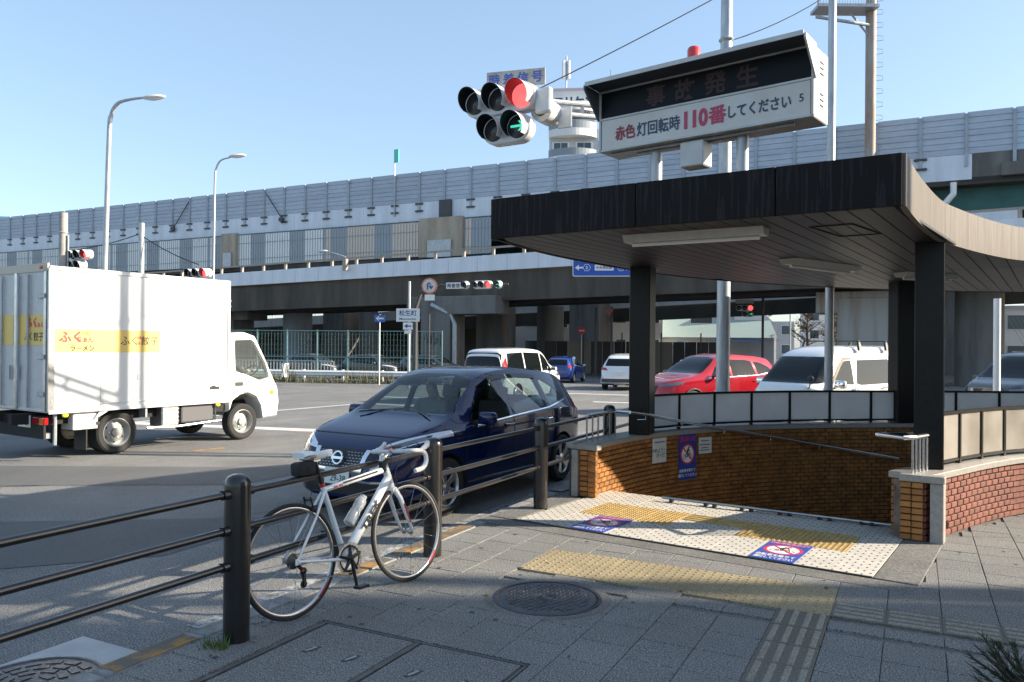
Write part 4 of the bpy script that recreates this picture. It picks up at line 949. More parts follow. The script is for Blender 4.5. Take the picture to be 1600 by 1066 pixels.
blue_car=make_car('blue_hatchback','dark blue hatchback with visible front grille beside the guard fence',hb,navy,(-.70,9.75,0),(-.515,-.857,0),(1.29,-1.31),.305,
  [(wf,0),(wr,0),(wq,0)],([(-.66,1.03),(.66,1.03),(.53,1.40),(.3,1.445),(-.3,1.445),(-.53,1.40)],.1,1.25),([(-.56,1.06),(.56,1.06),(.5,1.34),(-.5,1.34)],-2.1,-1.6),
  [('headlight','f2',[(.36,.70),(.60,.73),(.84,.83),(.83,.90),(.62,.83),(.40,.745)],(1.2,2.1),lens,.005),('headlight_inner','f2',[(.5,.735),(.62,.75),(.78,.82),(.77,.86),(.62,.80),(.5,.76)],(1.3,2.1),lens_d,.007),
   ('grille','fr',[(-.40,.72),(.40,.72),(.47,.66),(.28,.50),(-.28,.50),(-.47,.66)],(1.6,2.2),black,.004),('lower_grille','fr',[(-.55,.40),(.55,.40),(.48,.27),(-.48,.27)],(1.6,2.2),black,.004),
   ('grille_chrome','f2',[(.37,.725),(.31,.50),(.06,.49),(.06,.525),(.27,.54),(.31,.725)],(1.6,2.2),chrome,.012),('bumper_lip','fr',[(-.6,.425),(.6,.425),(.6,.405),(-.6,.405)],(1.5,2.2),chrome,.008),
   ('tail_light','f2',[(.60,.88),(.86,.92),(.86,1.10),(.62,1.04)],(-2.2,-1.72),tail,.006),
   ('door_seam','side',seam([(.93,.84),(.96,.6),(.9,.33),(-.02,.32),(-.03,.95)]),None,under,.0015),('door_seam','side',seam([(-.04,.95),(-.04,.32),(-.72,.32),(-.98,.62),(-1.0,1.0)]),None,under,.0015),('hood_seam','fr',[(-.62,.845),(.62,.845),(.62,.837),(-.62,.837)],(1.5,2.0),under,.0015),
   ('sill_trim','side',[(.92,.30),(.92,.315),(-.9,.315),(-.9,.30)],None,chrome,.004),
   ('window_trim','side',seam([(.95,.895),(.4,.925),(-.05,.95),(-.95,.998),(-1.55,1.08)],.014),None,chrome,.005),
   ('door_visor','side',[(.40,1.285),(.12,1.37),(-.05,1.385),(-.62,1.385),(-.88,1.36),(-.88,1.405),(-.6,1.435),(0,1.435),(.2,1.41),(.45,1.31)],None,glass_d,.012)],
  hollow=(-.35,2.6),mirror_y=(.72,.985),plates=None)
plate(blue_car,FACE_F(2.065,0,.45)@RX(-.08),'29-38','x')
t=blue_car
b=MB().torus(.062,.011,28,6,0,FACE_F(2.055,0,.635)@RX(-.25)); b.box((0,0,0),(.155,.026,.012),FACE_F(2.062,0,.635)@RX(-.25)); b.build('emblem',chrome,t,smooth=True)
gm=mat('grille_mesh',(.30,.30,.30),.3,.8); b=MB()
for j in range(7):
    for i in range(-8,9):
        z=.53+j*.027; y=(i+.5*(j%2))*.044
        if abs(y)<.24+(z-.5)*.6 and math.hypot(y,z-.635)>.085: b.box((1.9,y,z),(.6,.026,.009))
patch_part(hb.mesh(-.008),b,'grille_mesh',gm,t)
for s in (-1,1):
    for x in (-.0,-.95): MB().tube([(x+.16,s*.845,.86),(x+.13,s*.875,.862),(x+.03,s*.875,.866),(x,s*.845,.868)],.014,8).build('door_handle',chrome,t,smooth=True)
    MB().tube([(1.18,.5*s,1.02),(.95,.05*s,1.06)],.008,5).build('wiper',black,t)
for y in (-.36,.36): seat(t,.0,y,.5)
MB().torus(.18,.014,24,6,0,T(.55,-.36,.86)@RY(-1.1)).build('steering_wheel',black,t); MB().box((.85,0,.86),(.5,1.35,.14)).build('dashboard',seat_m,t,bevel=.05,seg=2,smooth=True); MB().box((.42,0,1.36),(.02,.22,.06)).build('rear_view_mirror',black,t,bevel=.01)
link('person',driver(t,0,0,0,mat('shirt_grey',(.16,.15,.14),.85),{'l':(.50,.12,.40),'r':(.50,-.12,.40)}),None,M=t.matrix_world@T(.02,-.36,.52)); p=bpy.context.scene.objects['person']; tag(p,'driver in a grey top holding the wheel of the blue hatchback','person')
# ---- other cars: bodies
suv=Body(4.55,[(-2.27,.7),(-2.22,1.0),(-2.1,1.2),(-1.85,1.5),(-1.6,1.59),(-1,1.66),(-.3,1.685),(.2,1.62),(.55,1.46),(1.0,1.17),(1.3,1.09),(1.75,1.02),(2.1,.92),(2.22,.78),(2.27,.6)],
  [(-2.27,.6),(-2.1,1.0),(-1.4,1.08),(0,1.03),(1.0,1.0),(1.7,.93),(2.27,.58)],[(-2.27,.68),(-2.1,.84),(-1.6,.90),(0,.92),(1.3,.905),(1.8,.86),(2.1,.74),(2.27,.5)],[(-2.27,.42),(-2,.26),(1.8,.23),(2.27,.3)],n=40)
S_WIN=[([(-.02,1.07),(.72,1.05),(.42,1.34),(.1,1.50),(-.02,1.52)],0),([(-1.0,1.10),(-.1,1.075),(-.1,1.525),(-.7,1.52),(-.95,1.48)],0),([(-1.72,1.2),(-1.09,1.11),(-1.05,1.47),(-1.3,1.44),(-1.6,1.32)],0)]
def suv_car(name,label,paint,pos,head,group=None,hl=lens_d):
    t=make_car(name,label,suv,paint,pos,head,(1.38,-1.32),.36,S_WIN,([(-.74,1.16),(.74,1.16),(.58,1.54),(.3,1.60),(-.3,1.60),(-.58,1.54)],.1,1.4),([(-.66,1.13),(.66,1.13),(.56,1.46),(-.56,1.46)],-2.3,-1.7),
     [('headlight','f2',[(.42,.80),(.86,.86),(.86,.95),(.46,.87)],(1.4,2.3),hl,.005),('grille','fr',[(-.42,.83),(.42,.83),(.36,.56),(-.36,.56)],(1.7,2.4),black,.004),('tail_light','f2',[(.52,.93),(.93,.95),(.93,1.09),(.60,1.05)],(-2.4,-1.8),tail,.006),
      ('lower_cladding','side',[(2.2,.2),(2.2,.33),(-2.2,.33),(-2.2,.2)],None,dgrey,.006),('rear_bumper','fr',[(-.9,.40),(.9,.40),(.9,.56),(-.9,.56)],(-2.4,-2.0),dgrey,.006),('window_trim','side',seam([(.80,1.035),(-.05,1.055),(-1.05,1.09),(-1.78,1.19)],.02),None,chrome,.006),('door_seam','side',seam([(.9,.98),(.92,.4),(-.06,.4),(-.06,1.05)],.008),None,under,.002),('door_seam','side',seam([(-.06,.4),(-.75,.4),(-1.05,.75),(-1.06,1.08)],.008),None,under,.002)],group,mirror_y=(.62,1.12))
    for s in (-1,1):
        for x in (-.02,-1.0): MB().box((x+.08,s*.925,.93),(.17,.03,.03)).build('door_handle',paint,t,bevel=.01)
        for k in (1.38,-1.32): MB().torus(.405,.02,20,6,0,T(k,s*.915,.353)@RX(PI/2),-.05,PI+.05).build('arch_trim',dgrey if paint.name!='white_pearl' else paint,t,smooth=True)
    plate(t,FACE_R(-2.285,0,.82),'','')
    return t
red=mat('red_paint',(.42,.008,.018),.2,.3,coat=1); wp=mat('white_pearl',(.72,.72,.71),.22,coat=1)
suv_car('red_suv','red sport utility car behind the parapet and the grey signal pole',red,(5.55,22.3,0),(-.86,-.51,0))
suv_car('white_suv','white sport utility car seen from behind left of the left roof column',wp,(5.5,37.5,0),(.30,.954,0))
mvb=Body(4.7,[(-2.35,.75),(-2.33,1.2),(-2.27,1.62),(-2.12,1.77),(-1.6,1.82),(-.5,1.84),(.3,1.81),(.8,1.72),(1.2,1.45),(1.65,1.14),(1.9,1.05),(2.2,.95),(2.31,.8),(2.35,.55)],[(-2.35,.6),(-2.2,1.0),(0,.99),(1.4,.97),(2,.88),(2.35,.52)],[(-2.35,.72),(-2.25,.81),(-1.8,.845),(1.5,.845),(2,.79),(2.25,.66),(2.35,.5)],[(-2.35,.34),(-2,.2),(2,.2),(2.35,.26)],n=38,tum=.13)
mwin=[([(.52,1.04),(1.33,1.06),(1.0,1.42),(.75,1.6),(.52,1.65)],0),([(-.75,1.05),(.44,1.04),(.44,1.66),(-.75,1.69)],0),([(-2.05,1.1),(-.84,1.05),(-.84,1.69),(-1.9,1.66)],0)]
mv=make_car('white_minivan','white minivan seen from behind with a tall dark rear window',mvb,wp,(.12,27.2,0),(.46,.888,0),(1.45,-1.4),.32,mwin,([(-.72,1.15),(.72,1.15),(.62,1.6),(.4,1.7),(-.4,1.7),(-.62,1.6)],.6,2.0),([(-.66,1.02),(.66,1.02),(.64,1.62),(.5,1.68),(-.5,1.68),(-.64,1.62)],-2.5,-1.9),
  [('tail_light','f2',[(.70,.98),(.84,.98),(.80,1.66),(.695,1.66)],(-2.5,-2.02),tail,.012),('headlight','f2',[(.4,.78),(.84,.84),(.84,.93),(.44,.87)],(1.6,2.4),lens_d,.005),('door_seam','side',seam([(.48,1.0),(.48,.35),(-.8,.35),(-.8,1.0)],.008),None,under,.002)],mirror_y=(1.15,1.1))
plate(mv,FACE_R(-2.37,0,.72),'',''); MB().tube([(-2.36,.3,1.02),(-2.42,-.05,1.12)],.012,5).build('rear_wiper',black,mv)
smallb=mat('blue_paint',(.01,.04,.22),.25,coat=1)
make_car('small_blue_car','small bright blue car driving away in the shade under the viaduct',hb,smallb,(3.15,46,0),(.30,.954,0),(1.29,-1.31),.305,[(wf,0),(wr,0),(wq,0)],([(-.66,1.03),(.66,1.03),(.5,1.42),(-.5,1.42)],.1,1.25),([(-.56,1.03),(.56,1.03),(.5,1.34),(-.5,1.34)],-2.1,-1.6),[('tail_light','f2',[(.60,.88),(.86,.92),(.86,1.10),(.62,1.04)],(-2.2,-1.72),tail,.006)],far=True,mirror_y=(.72,.985))
vb=Body(4.9,[(-2.45,.8),(-2.43,1.4),(-2.38,1.98),(-2.2,2.05),(-1,2.07),(.6,2.06),(1.05,1.98),(1.4,1.83),(1.8,1.50),(2.12,1.17),(2.28,1.10),(2.4,.9),(2.45,.6)],[(-2.45,.7),(-2.2,1.03),(1.2,1.02),(1.9,1.03),(2.3,.95),(2.45,.55)],[(-2.45,.80),(-2.3,.84),(1.6,.85),(2.05,.80),(2.3,.70),(2.45,.58)],[(-2.45,.36),(-2,.22),(2.1,.22),(2.45,.28)],n=40,tum=.13)
van=make_car('white_van','white high roof van with black roof racks behind the parapet',vb,wp,(7.85,18.9,0),(-.80,-.60,0),(1.5,-1.35),.33,[([(.72,1.10),(1.55,1.12),(1.18,1.50),(.98,1.68),(.72,1.70)],0),([(-.95,1.10),(.42,1.08),(.60,1.12),(.45,1.70),(-.95,1.72)],0),([(-2.2,1.12),(-1.03,1.10),(-1.03,1.72),(-2.15,1.70)],0)],
  ([(-.76,1.15),(.76,1.15),(.68,1.6),(.6,1.78),(-.6,1.78),(-.68,1.6)],1.1,2.35),([(-.66,1.2),(.66,1.2),(.62,1.75),(-.62,1.75)],-2.6,-2.2),
  [('headlight','f2',[(.42,.78),(.78,.80),(.78,1.02),(.5,.98)],(1.8,2.6),lens,.005),('grille','fr',[(-.4,.92),(.4,.92),(.38,.78),(-.38,.78)],(2,2.6),chrome,.006),('door_seam','side',seam([(1.6,1.05),(1.62,.5),(.64,.45),(.62,1.75)],.01),None,under,.002),('door_seam','side',seam([(.60,1.05),(.58,.4),(-.98,.4),(-.98,1.8)],.01),None,under,.002),('door_visor','side',[(1.55,1.14),(1.18,1.52),(.98,1.70),(.7,1.72),(.7,1.77),(1.0,1.77),(1.25,1.56),(1.62,1.15)],None,mat('visor_tint',(.22,.17,.12),.15),.014)],mirror_y=None,cat='van')
for s in (-1,1):
    w=MB().box((1.62,s*1.0,1.13),(.15,.26,.2)).build('side_mirror',chrome,van,bevel=.05,seg=3,smooth=True); MB().box((1.62,s*.87,1.04),(.06,.14,.04)).build('mirror_stalk',black,w)
    for x in (.75,-.5): MB().box((x,s*.88,1.0),(.18,.03,.05)).build('door_handle',chrome,van,bevel=.01)
MB().tube([(2.2,.5,1.0),(2.3,.68,1.06),(2.32,.72,1.2)],.014,6).ball((2.32,.72,1.27),(.05,.075,.075)).build('fender_mirror',black,van,smooth=True)
for x in (.35,-.85,-1.7):
    rk=MB().cyl((x,-.72,2.17),(x,.72,2.17),.017,n=8).build('roof_bar',black,van)
    for s in (-1,1): MB().add([(x-.07,s*.70,1.93),(x+.07,s*.70,1.93),(x+.07,s*.76,1.93),(x-.07,s*.76,1.93),(x-.025,s*.66,2.19),(x+.025,s*.66,2.19),(x+.025,s*.70,2.19),(x-.025,s*.70,2.19)],[(0,1,2,3),(4,5,6,7),(0,1,5,4),(1,2,6,5),(2,3,7,6),(3,0,4,7)]).build('rack_foot',black,rk)
van.matrix_world=van.matrix_world@Matrix.Diagonal((1,1,.92,1))
for s in (-1,1): MB().tube([(1.6,.3*s,1.14),(1.75,-.2*s+.1,1.12)],.01,5).build('wiper',black,van,M=T(.42,0,.02))
dk=mat('charcoal_paint',(.02,.02,.024),.25,coat=1)
make_car('dark_minivan','dark minivan behind the curved parapet at the right edge',mvb,dk,(13.9,20.8,0),(-.86,-.51,0),(1.45,-1.4),.32,mwin,([(-.72,1.15),(.72,1.15),(.62,1.6),(.4,1.7),(-.4,1.7),(-.62,1.6)],.6,2.0),([(-.66,1.02),(.66,1.02),(.62,1.65),(-.62,1.65)],-2.5,-1.9),[('headlight','f2',[(.4,.78),(.84,.84),(.84,.93),(.44,.87)],(1.6,2.4),lens_d,.005)],mirror_y=(1.15,1.1),far=True)
silver=mat('shaded_car_paint',(.055,.06,.065),.3,.2,coat=.6)  # shade on the parked cars is put into this dark paint
pk=None
for (x,y,lab) in ((-12.5,50,'leftmost car with shade-darkened paint parked behind the green mesh fence'),(-8.6,49.2,'middle car with shade-darkened paint parked behind the mesh fence'),(-4.9,48.4,'car with shade-darkened paint parked behind the mesh fence nearest the graffiti pier')):
    if pk is None: pk=make_car('parked_car',lab,hb,silver,(x,y,0),(.89,-.45,0),(1.29,-1.31),.305,[(wf,0),(wr,0),(wq,0)],([(-.66,1.03),(.66,1.03),(.5,1.42),(-.5,1.42)],.1,1.25),([(-.56,1.03),(.56,1.03),(.5,1.34),(-.5,1.34)],-2.1,-1.6),[('headlight','f2',[(.36,.70),(.84,.83),(.83,.90),(.40,.745)],(1.2,2.1),lens,.005)],group='cars parked under the viaduct',far=True,mirror_y=(.72,.985))
    else: c=copy_tree(pk); c.matrix_world=frame((x,y,road_z(y)),(.89,-.45,0)); c['label']=lab
# ---- white box truck
tk=thing('box_truck','white refrigerated box truck with a yellow lettered band on its side','truck'); hd=Vector((.54,.842,0)); hd.normalize(); left=Vector((-hd.y,hd.x,0))
tk.matrix_world=frame(Vector((-6.28,12.54,-.18))+left*.80,hd)
boxw=mat('truck_box_white',(.70,.70,.68),.3,var=.03,scale=1.5,coat=.3); alut=mat('truck_aluminium',(.55,.56,.57),.3,.9,var=.15,scale=8); bandy=mat('band_yellow',(.78,.56,.16),.45)
bx=MB().box((.44,0,1.80),(3.12,1.88,2.16)).build('cargo_box',boxw,tk,bevel=.025,seg=2)
for (c,d) in (((.44,-.945,2.86),(3.14,.03,.06)),((.44,-.945,.74),(3.14,.03,.06)),((-1.10,-.945,1.8),(.10,.03,2.12)),((1.985,-.945,1.8),(.05,.03,2.12)),((.44,-.944,.83),(3.0,.02,.02))): MB().box(c,d).build('edge_trim',alut if c[0]<-1 else boxw,bx,bevel=.006)
MB().box((-.21,-.9425,1.79),(1.70,.004,.35)).build('yellow_band',bandy,bx)
rdt=mat('lettering_red',(.70,.06,.06),.45)
def word(t_,h,x,z,m,bold,wid=None): MB().text(t_,h,FACE_S(x,-.9455,z),0,bold,wid=wid).build('lettering',m,bx)
word('ふく',.17,-.83,1.85,rdt,.05); word('ちぁん',.10,-.60,1.815,rdt,.04,.24); word('大阪',.065,-.60,1.905,ink,.01); word('ラーメン',.095,-.64,1.68,ink,.04,.36)
word('ふく',.15,.10,1.80,ink,.012); word('大阪',.05,.275,1.85,rdt,.02,.09); word('ちぁん',.06,.275,1.765,rdt,.02,.11); word('餃子',.14,.46,1.80,ink,.012)
MB().box((1.7,-.943,.98),(.2,.003,.05)).box((1.68,-.943,1.015),(.08,.003,.02)).build('maker_badge',ink,bx); MB().box((.28,-.945,1.22),(.05,.012,.09)).build('side_latch',galv,bx); MB().box((-.38,-.943,1.42),(.24,.003,.09)).build('side_hatch',alut,bx,bevel=.001)
for x in (-.35,.55,1.3): MB().box((x,-.9415,1.80),(.006,.002,2.02)).build('panel_seam',alut,bx)
rv=None
for k in range(12):
    if rv is None: rv=MB().lathe([(.011,0),(.008,.008),(.001,.009)],8,0,RX(PI/2),cap=False).build('rivet',galv,bx,smooth=True)
    o=rv if k==0 else rv.copy()
    if k: COL.objects.link(o); o.parent=bx
    o.matrix_local=T(-1.10+.03*(k%2),-.961,.9+k*.165)
# rear doors
rd=MB().box((-1.125,0,1.80),(.02,1.84,2.02)).build('rear_doors',mat('truck_door_white',(.52,.53,.54),.4,var=.05),bx)
for y in (-.86,.86,0): MB().box((-1.14,y,1.8),(.03,.07,2.1)).build('door_post',alut,rd)
MB().box((-1.14,0,2.87),(.03,1.86,.12)).build('door_header',mat('header_beige',(.5,.46,.38),.5),rd)
for y in (-.40,-.10,.40): MB().cyl((-1.165,y,.78),(-1.165,y,2.78),.018,n=8).build('lock_rod',galv,rd,smooth=True)
for y in (-.8,.8):
    for z in (1.0,1.55,2.45): MB().box((-1.16,y*.97,z),(.02,.2,.07)).build('hinge',galv,rd,bevel=.005)
for y in (-.12,.12): MB().box((-1.175,y,1.3),(.02,.05,.22)).build('lock_handle',galv,rd)
MB().box((-1.1375,-.45,1.95),(.004,.72,.46)).build('yellow_band',bandy,rd); MB().box((-1.1375,.45,1.95),(.004,.72,.46)).build('yellow_band',bandy,rd)
MB().text('ふく',.15,FACE_R(-1.1405,-.46,2.06),0,.05).text('ちぁん',.09,FACE_R(-1.1405,-.67,2.03),0,.04).build('lettering',rdt,rd); MB().text('ふく',.12,FACE_R(-1.1405,-.36,1.85),0,.015).text('餃子',.13,FACE_R(-1.1405,-.66,1.85),0,.015).build('lettering',ink,rd)
for y in (-.75,.75): MB().ball((-1.15,y,2.87),(.02,.06,.025)).build('marker_lamp',redp,rd)
# chassis
MB().box((.9,-.4,.62),(4.6,.09,.16)).build('chassis_rail',under,tk); MB().box((.9,.4,.62),(4.6,.09,.16)).build('chassis_rail',under,tk); MB().box((.5,0,.60),(3.3,1.5,.12)).build('floor_frame',under,tk); MB().cyl((0,-.7,.34),(0,.7,.34),.07).build('rear_axle',under,tk)
tl=MB().box((-1.12,-.70,.60),(.07,.34,.11)).build('tail_lamp',tail,tk,bevel=.01); MB().box((-1.125,-.80,.60),(.072,.10,.10)).build('amber_lamp',amber,tl); MB().box((-1.12,.70,.60),(.07,.34,.11)).build('tail_lamp',tail,tk,bevel=.01)
plate(tk,FACE_R(-1.15,-.3,.58),'65-27','x',.36,.18); MB().box((-1.05,0,.38),(.09,1.6,.09)).build('rear_bumper',alut,tk,bevel=.01); MB().box((-1.13,0,.47),(.03,1.7,.26)).build('rear_panel',under,tk)
MB().cyl((-.98,-.84,.70),(-.98,-.84,.24),.028,n=8).build('stand_leg',galv,tk); MB().box((-.55,-.72,.58),(.38,.34,.28)).build('tool_box',boxw,tk,bevel=.01); MB().box((-.36,-.89,.52),(.06,.01,.05)).build('tool_box_latch',ink,tk)
for x in (-.88,1.78): MB().ball((x,-.93,.68),(.05,.03,.035)).build('marker_lamp',mat('yellow_lens',(.7,.65,.03),.2),tk)
MB().add([(-.36,-.93,.70),(-.12,-.93,.74),(-.18,-.93,.72),(-.44,-.93,.58),(-.36,-.62,.70),(-.12,-.62,.74),(-.18,-.62,.72),(-.44,-.62,.58)],[(0,1,2,3),(4,5,6,7),(0,1,5,4),(1,2,6,5),(2,3,7,6),(3,0,4,7)]).build('mud_guard',galv,tk); MB().box((.42,-.78,.66),(.03,.3,.2)).build('mud_guard',galv,tk,M=T(0,0,0)@RY(0)); MB().box((-.52,-.7,.32),(.02,.34,.4)).build('mud_flap',black,tk)
MB().box((.88,-.72,.55),(.32,.36,.36)).build('battery_box',alut,tk,bevel=.02); 
for z in (.45,.52,.59,.66): MB().box((.88,-.905,z),(.3,.01,.015)).build('box_rib',alut,tk)
MB().box((1.42,-.70,.56),(.66,.36,.32)).build('fuel_tank',mat('tank_grey',(.10,.10,.105),.45),tk,bevel=.03,seg=2)
MB().tube([(.45,-.9,.38),(.95,-.93,.36),(1.85,-.93,.40)],.02,8).cyl((1.75,-.9,.40),(1.75,-.9,.70),.016,n=6).build('side_guard',steel,tk,smooth=True)
for y in (-.72,.72): car_wheel(tk,0,y,.34,.2,'steel',m=rim_s)
for y in (-.55,.55): car_wheel(tk,0,y,.34,.2,'steel',m=rim_s)
for y in (-.75,.75): car_wheel(tk,2.39,y,.33,.2,'steel',m=rim_s)
# cab
prof=[(2.06,.52),(2.06,1.86),(2.14,1.96),(2.5,1.985),(2.72,1.92),(2.98,1.45),(3.14,1.06),(3.22,.92),(3.25,.62),(3.2,.36),(2.86,.34),(2.82,.56),(2.70,.74),(2.5,.82),(2.3,.80),(2.12,.7)]
def cabsolid(off=0):
    c=Vector((2.65,1.2)); P=[(p[0]+(-off if p[0]>c.x else off)*1.0,p[1]+(-off if p[1]>c.y else off)) for p in prof]; rings=[]
    for y,i in ((-.845+off,.05),(-.80+off,.012),(-.7,0),(.7,0),(.80-off,.012),(.845-off,.05)):
        rr=[]
        for x,z in P:
            v=Vector((x,z)); d=(c-v); d.normalize(); q=v+d*i; rr.append((q.x,y*(1-.11*max(0,q.y-1.05)),q.y))
        rings.append(rr)
    return MB().loft(rings)
cabw=mat('cab_white',(.78,.78,.76),.25,coat=.8)
cm=raw_mesh(cabsolid(),[cabw,seat_m]); ip=[(2.13,.95),(2.13,1.86),(2.2,1.91),(2.5,1.935),(2.67,1.88),(2.9,1.45),(3.06,1.08),(3.06,.95)]; inn=MB().loft([[(x,y*(1-.11*max(0,z-1.05)),z) for x,z in ip] for y in (-.765,0,.765)])
inn=raw_mesh(inn,[cabw,seat_m]); inn.polygons.foreach_set('material_index',[1]*len(inn.polygons)); cm=bool_mesh(cm,inn,'DIFFERENCE')
sw=round_poly([(2.24,1.25),(2.24,1.83),(2.66,1.84),(2.92,1.40),(3.0,1.13),(2.78,1.07),(2.45,1.20)],.05); ws=round_poly([(-.70,1.12),(.70,1.12),(.66,1.82),(-.66,1.82)],.06)
for pr,nm in ((side_prism(sw,-1,.5),'side_window'),(side_prism(sw,1,.5),'side_window'),(front_prism(ws,2.55,3.4),'windshield')):
    pm=raw_mesh(pr); pl=bool_mesh(cm.copy(),pm.copy(),'INTERSECT'); finish(pl,nm,tk,glass_c); cm=bool_mesh(cm,pm,'DIFFERENCE'); print('truck',nm,len(pl.polygons),len(cm.polygons))
cab=finish(cm,'cab',tk,None,30)
inf=raw_mesh(cabsolid(-.004))
for s in (-1,1):
    patch_part(inf,side_prism(seam([(2.18,1.9),(2.18,1.0),(2.24,.86),(2.5,.86)],.012),s,.5),'door_seam',under,cab); patch_part(inf,side_prism([(3.0,.80),(3.10,.80),(3.10,.88),(3.0,.88)],s,.5),'turn_lamp',amber,cab); patch_part(inf,side_prism(round_poly([(2.22,.985),(2.40,.985),(2.40,1.06),(2.22,1.06)],.02),s,.5),'door_handle',black,cab)
    patch_part(inf,side_prism(round_poly([(2.20,1.22),(2.20,1.86),(2.68,1.87),(2.95,1.40),(3.04,1.10),(2.78,1.04),(2.42,1.17)],.05),s,.5,.8),'window_rubber',black,cab) if False else None
    mm=MB().tube([(3.12,s*.80,1.1),(3.2,s*.92,1.05),(3.24,s*.97,1.15)],.014,6).build('mirror_arm',black,tk); MB().box((3.26,s*.98,1.26),(.06,.16,.28)).build('door_mirror',chrome,mm,bevel=.025,seg=2,smooth=True)
patch_part(inf,front_prism([(-.7,.62),(.7,.62),(.7,.50),(-.7,.50)],2.9,3.5),'front_grille',black,cab); patch_part(inf,front_prism([(.5,.66),(.8,.66),(.8,.84),(.5,.8)],2.9,3.5),'headlight',lens,cab); patch_part(inf,front_prism([(-.5,.66),(-.8,.66),(-.8,.84),(-.5,.8)],2.9,3.5),'headlight',lens,cab)
MB().box((2.13,0,2.28),(.28,1.3,.74)).build('cooling_unit',boxw,tk,bevel=.09,seg=3,smooth=True); MB().box((2.285,0,2.55),(.02,1.2,.03)).box((2.285,0,2.45),(.02,1.2,.02)).build('cooling_louvre',alut,tk); MB().box((2.2,-.6,2.67),(.1,.1,.05)).build('marker_lamp',amber,tk,bevel=.01)
for y in (-.4,.4): seat(tk,2.42,y,.92)
MB().torus(.2,.014,24,6,0,T(2.86,.0-.4,1.22)@RY(-.6)).build('steering_wheel',black,tk); MB().box((3.0,0,1.0),(.25,1.5,.2)).build('dashboard',seat_m,tk,bevel=.04)
p=link('person',driver(tk,0,0,0,mat('shirt_dark',(.03,.035,.05),.85),{'l':(.40,.13,.33),'r':(.40,-.14,.30)}),None,M=tk.matrix_world@T(2.38,-.4,.95)); tag(p,'driver in a dark top with hands on the wheel of the white box truck','person')
# ---- far vehicles: mixer truck and small pickup
mx=thing('mixer_truck','white concrete mixer truck far behind the red car','truck'); mx.matrix_world=frame((14.0,66,-.6),(-.8,-.6,0))@Matrix.Scale(.78,4)
MB().lathe([(.3,-1.6),(.95,-.9),(1.15,-.1),(1.0,.7),(.45,1.5)],18,0,T(-.6,0,2.3)@RY(PI/2-.22)).build('mixer_drum',boxw,mx,smooth=True); MB().box((2.2,0,1.5),(1.4,2.2,2.0)).build('cab',cabw,mx,bevel=.15,seg=2,smooth=True); MB().box((2.85,0,1.9),(.2,1.8,.8)).build('windshield',glass_d,mx); MB().box((0,0,.8),(6,1.0,.3)).build('chassis',under,mx); MB().box((-2.3,0,2.6),(.7,1.2,1.2)).tube([(-2.4,0,2.2),(-3.0,0,1.5)],.2,8).build('hopper',boxw,mx)
for x in (2.2,-.9,-2.1):
    for y in (-1,1): MB().lathe([(.2,-.13),(.5,-.12),(.5,.12),(.2,.13)],18,0,T(x,y,.5)@RX(PI/2)).build('wheel',rubber,mx)
kp=thing('small_pickup','small white pickup truck right of the mixer truck','truck'); kp.matrix_world=frame((16.6,64,-.6),(-.8,-.6,0))
MB().prism([(.3,.4),(.3,1.72),(.5,1.8),(1.1,1.78),(1.45,1.1),(1.5,.4)],-.7,.7,0,Matrix(((1,0,0,0),(0,0,1,0),(0,1,0,0),(0,0,0,1)))).build('cab',cabw,kp,bevel=.05); MB().box((-.75,0,.75),(2.0,1.4,.35)).build('cargo_bed',cabw,kp,bevel=.02); MB().prism([(.42,1.15),(.45,1.65),(1.0,1.65),(1.28,1.12)],-.705,.705,0,Matrix(((1,0,0,0),(0,0,1,0),(0,1,0,0),(0,0,0,1)))).build('side_window',glass_d,kp)
for x in (.95,-1.0):
    for y in (-.65,.65): MB().lathe([(.12,-.08),(.28,-.08),(.28,.08),(.12,.08)],16,0,T(x,y,.28)@RX(PI/2)).build('wheel',rubber,kp)
# ================================================================ message sign on the roof
sgl=mat('sign_box_white',(.55,.54,.52),.5,var=.1,scale=3,bump=.05); disp=mat('display_black',(.006,.007,.010),.4,spec=.15); led=mat('unlit_led_red',(.035,.010,.009),.6); navyi=mat('lettering_navy',(.035,.06,.12),.55); crim=mat('lettering_crimson',(.5,.05,.12),.55); dred=mat('lettering_dark_red',(.28,.035,.05),.55)
PL=Vector((.98,9.02,3.82)); PR=Vector((2.86,7.5,3.82)); SL=(PR-PL).length
ms=thing('message_sign','large white accident message sign box with black display on the entrance roof','sign',M=frame(PL,PR-PL))
box=MB().box((SL/2,.22,.345),(SL,.40,.69)).build('sign_box',sgl,ms,bevel=.01)
MB().box((SL/2,.012,.525),(SL-.06,.016,.29)).build('display',disp,ms); MB().box((SL/2,.010,.19),(SL-.07,.02,.33)).build('text_panel',mat('text_panel_white',(.66,.64,.61),.5,col2=(.6,.55,.5),scale=2),ms)
for z in (.37,.015,.685): MB().box((SL/2,.004,z),(SL,.022,.022)).build('frame_strip',sgl,ms)
for x in (.012,SL-.012): MB().box((x,.004,.345),(.024,.022,.69)).build('frame_strip',sgl,ms)
def wd(t_,h,x,z,m,bold=.025,wid=None,y=-.0055): MB().text(t_,h,FACE_S(x,y,z),0,bold,wid=wid).build('lettering',m,ms)
for k,c in enumerate('事故発生'): wd(c,.22,.72+k*.345,.525,led,.03,y=.0025)
wd('赤色',.15,.345,.185,dred,.03,.25); wd('灯回転時',.15,.755,.185,navyi,.018,.52); wd('110',.22,1.20,.19,crim,.045,.27); wd('番',.18,1.44,.19,crim,.03); wd('してください',.13,1.88,.19,navyi,.022,.64); wd('5',.10,2.30,.20,ink,.0)
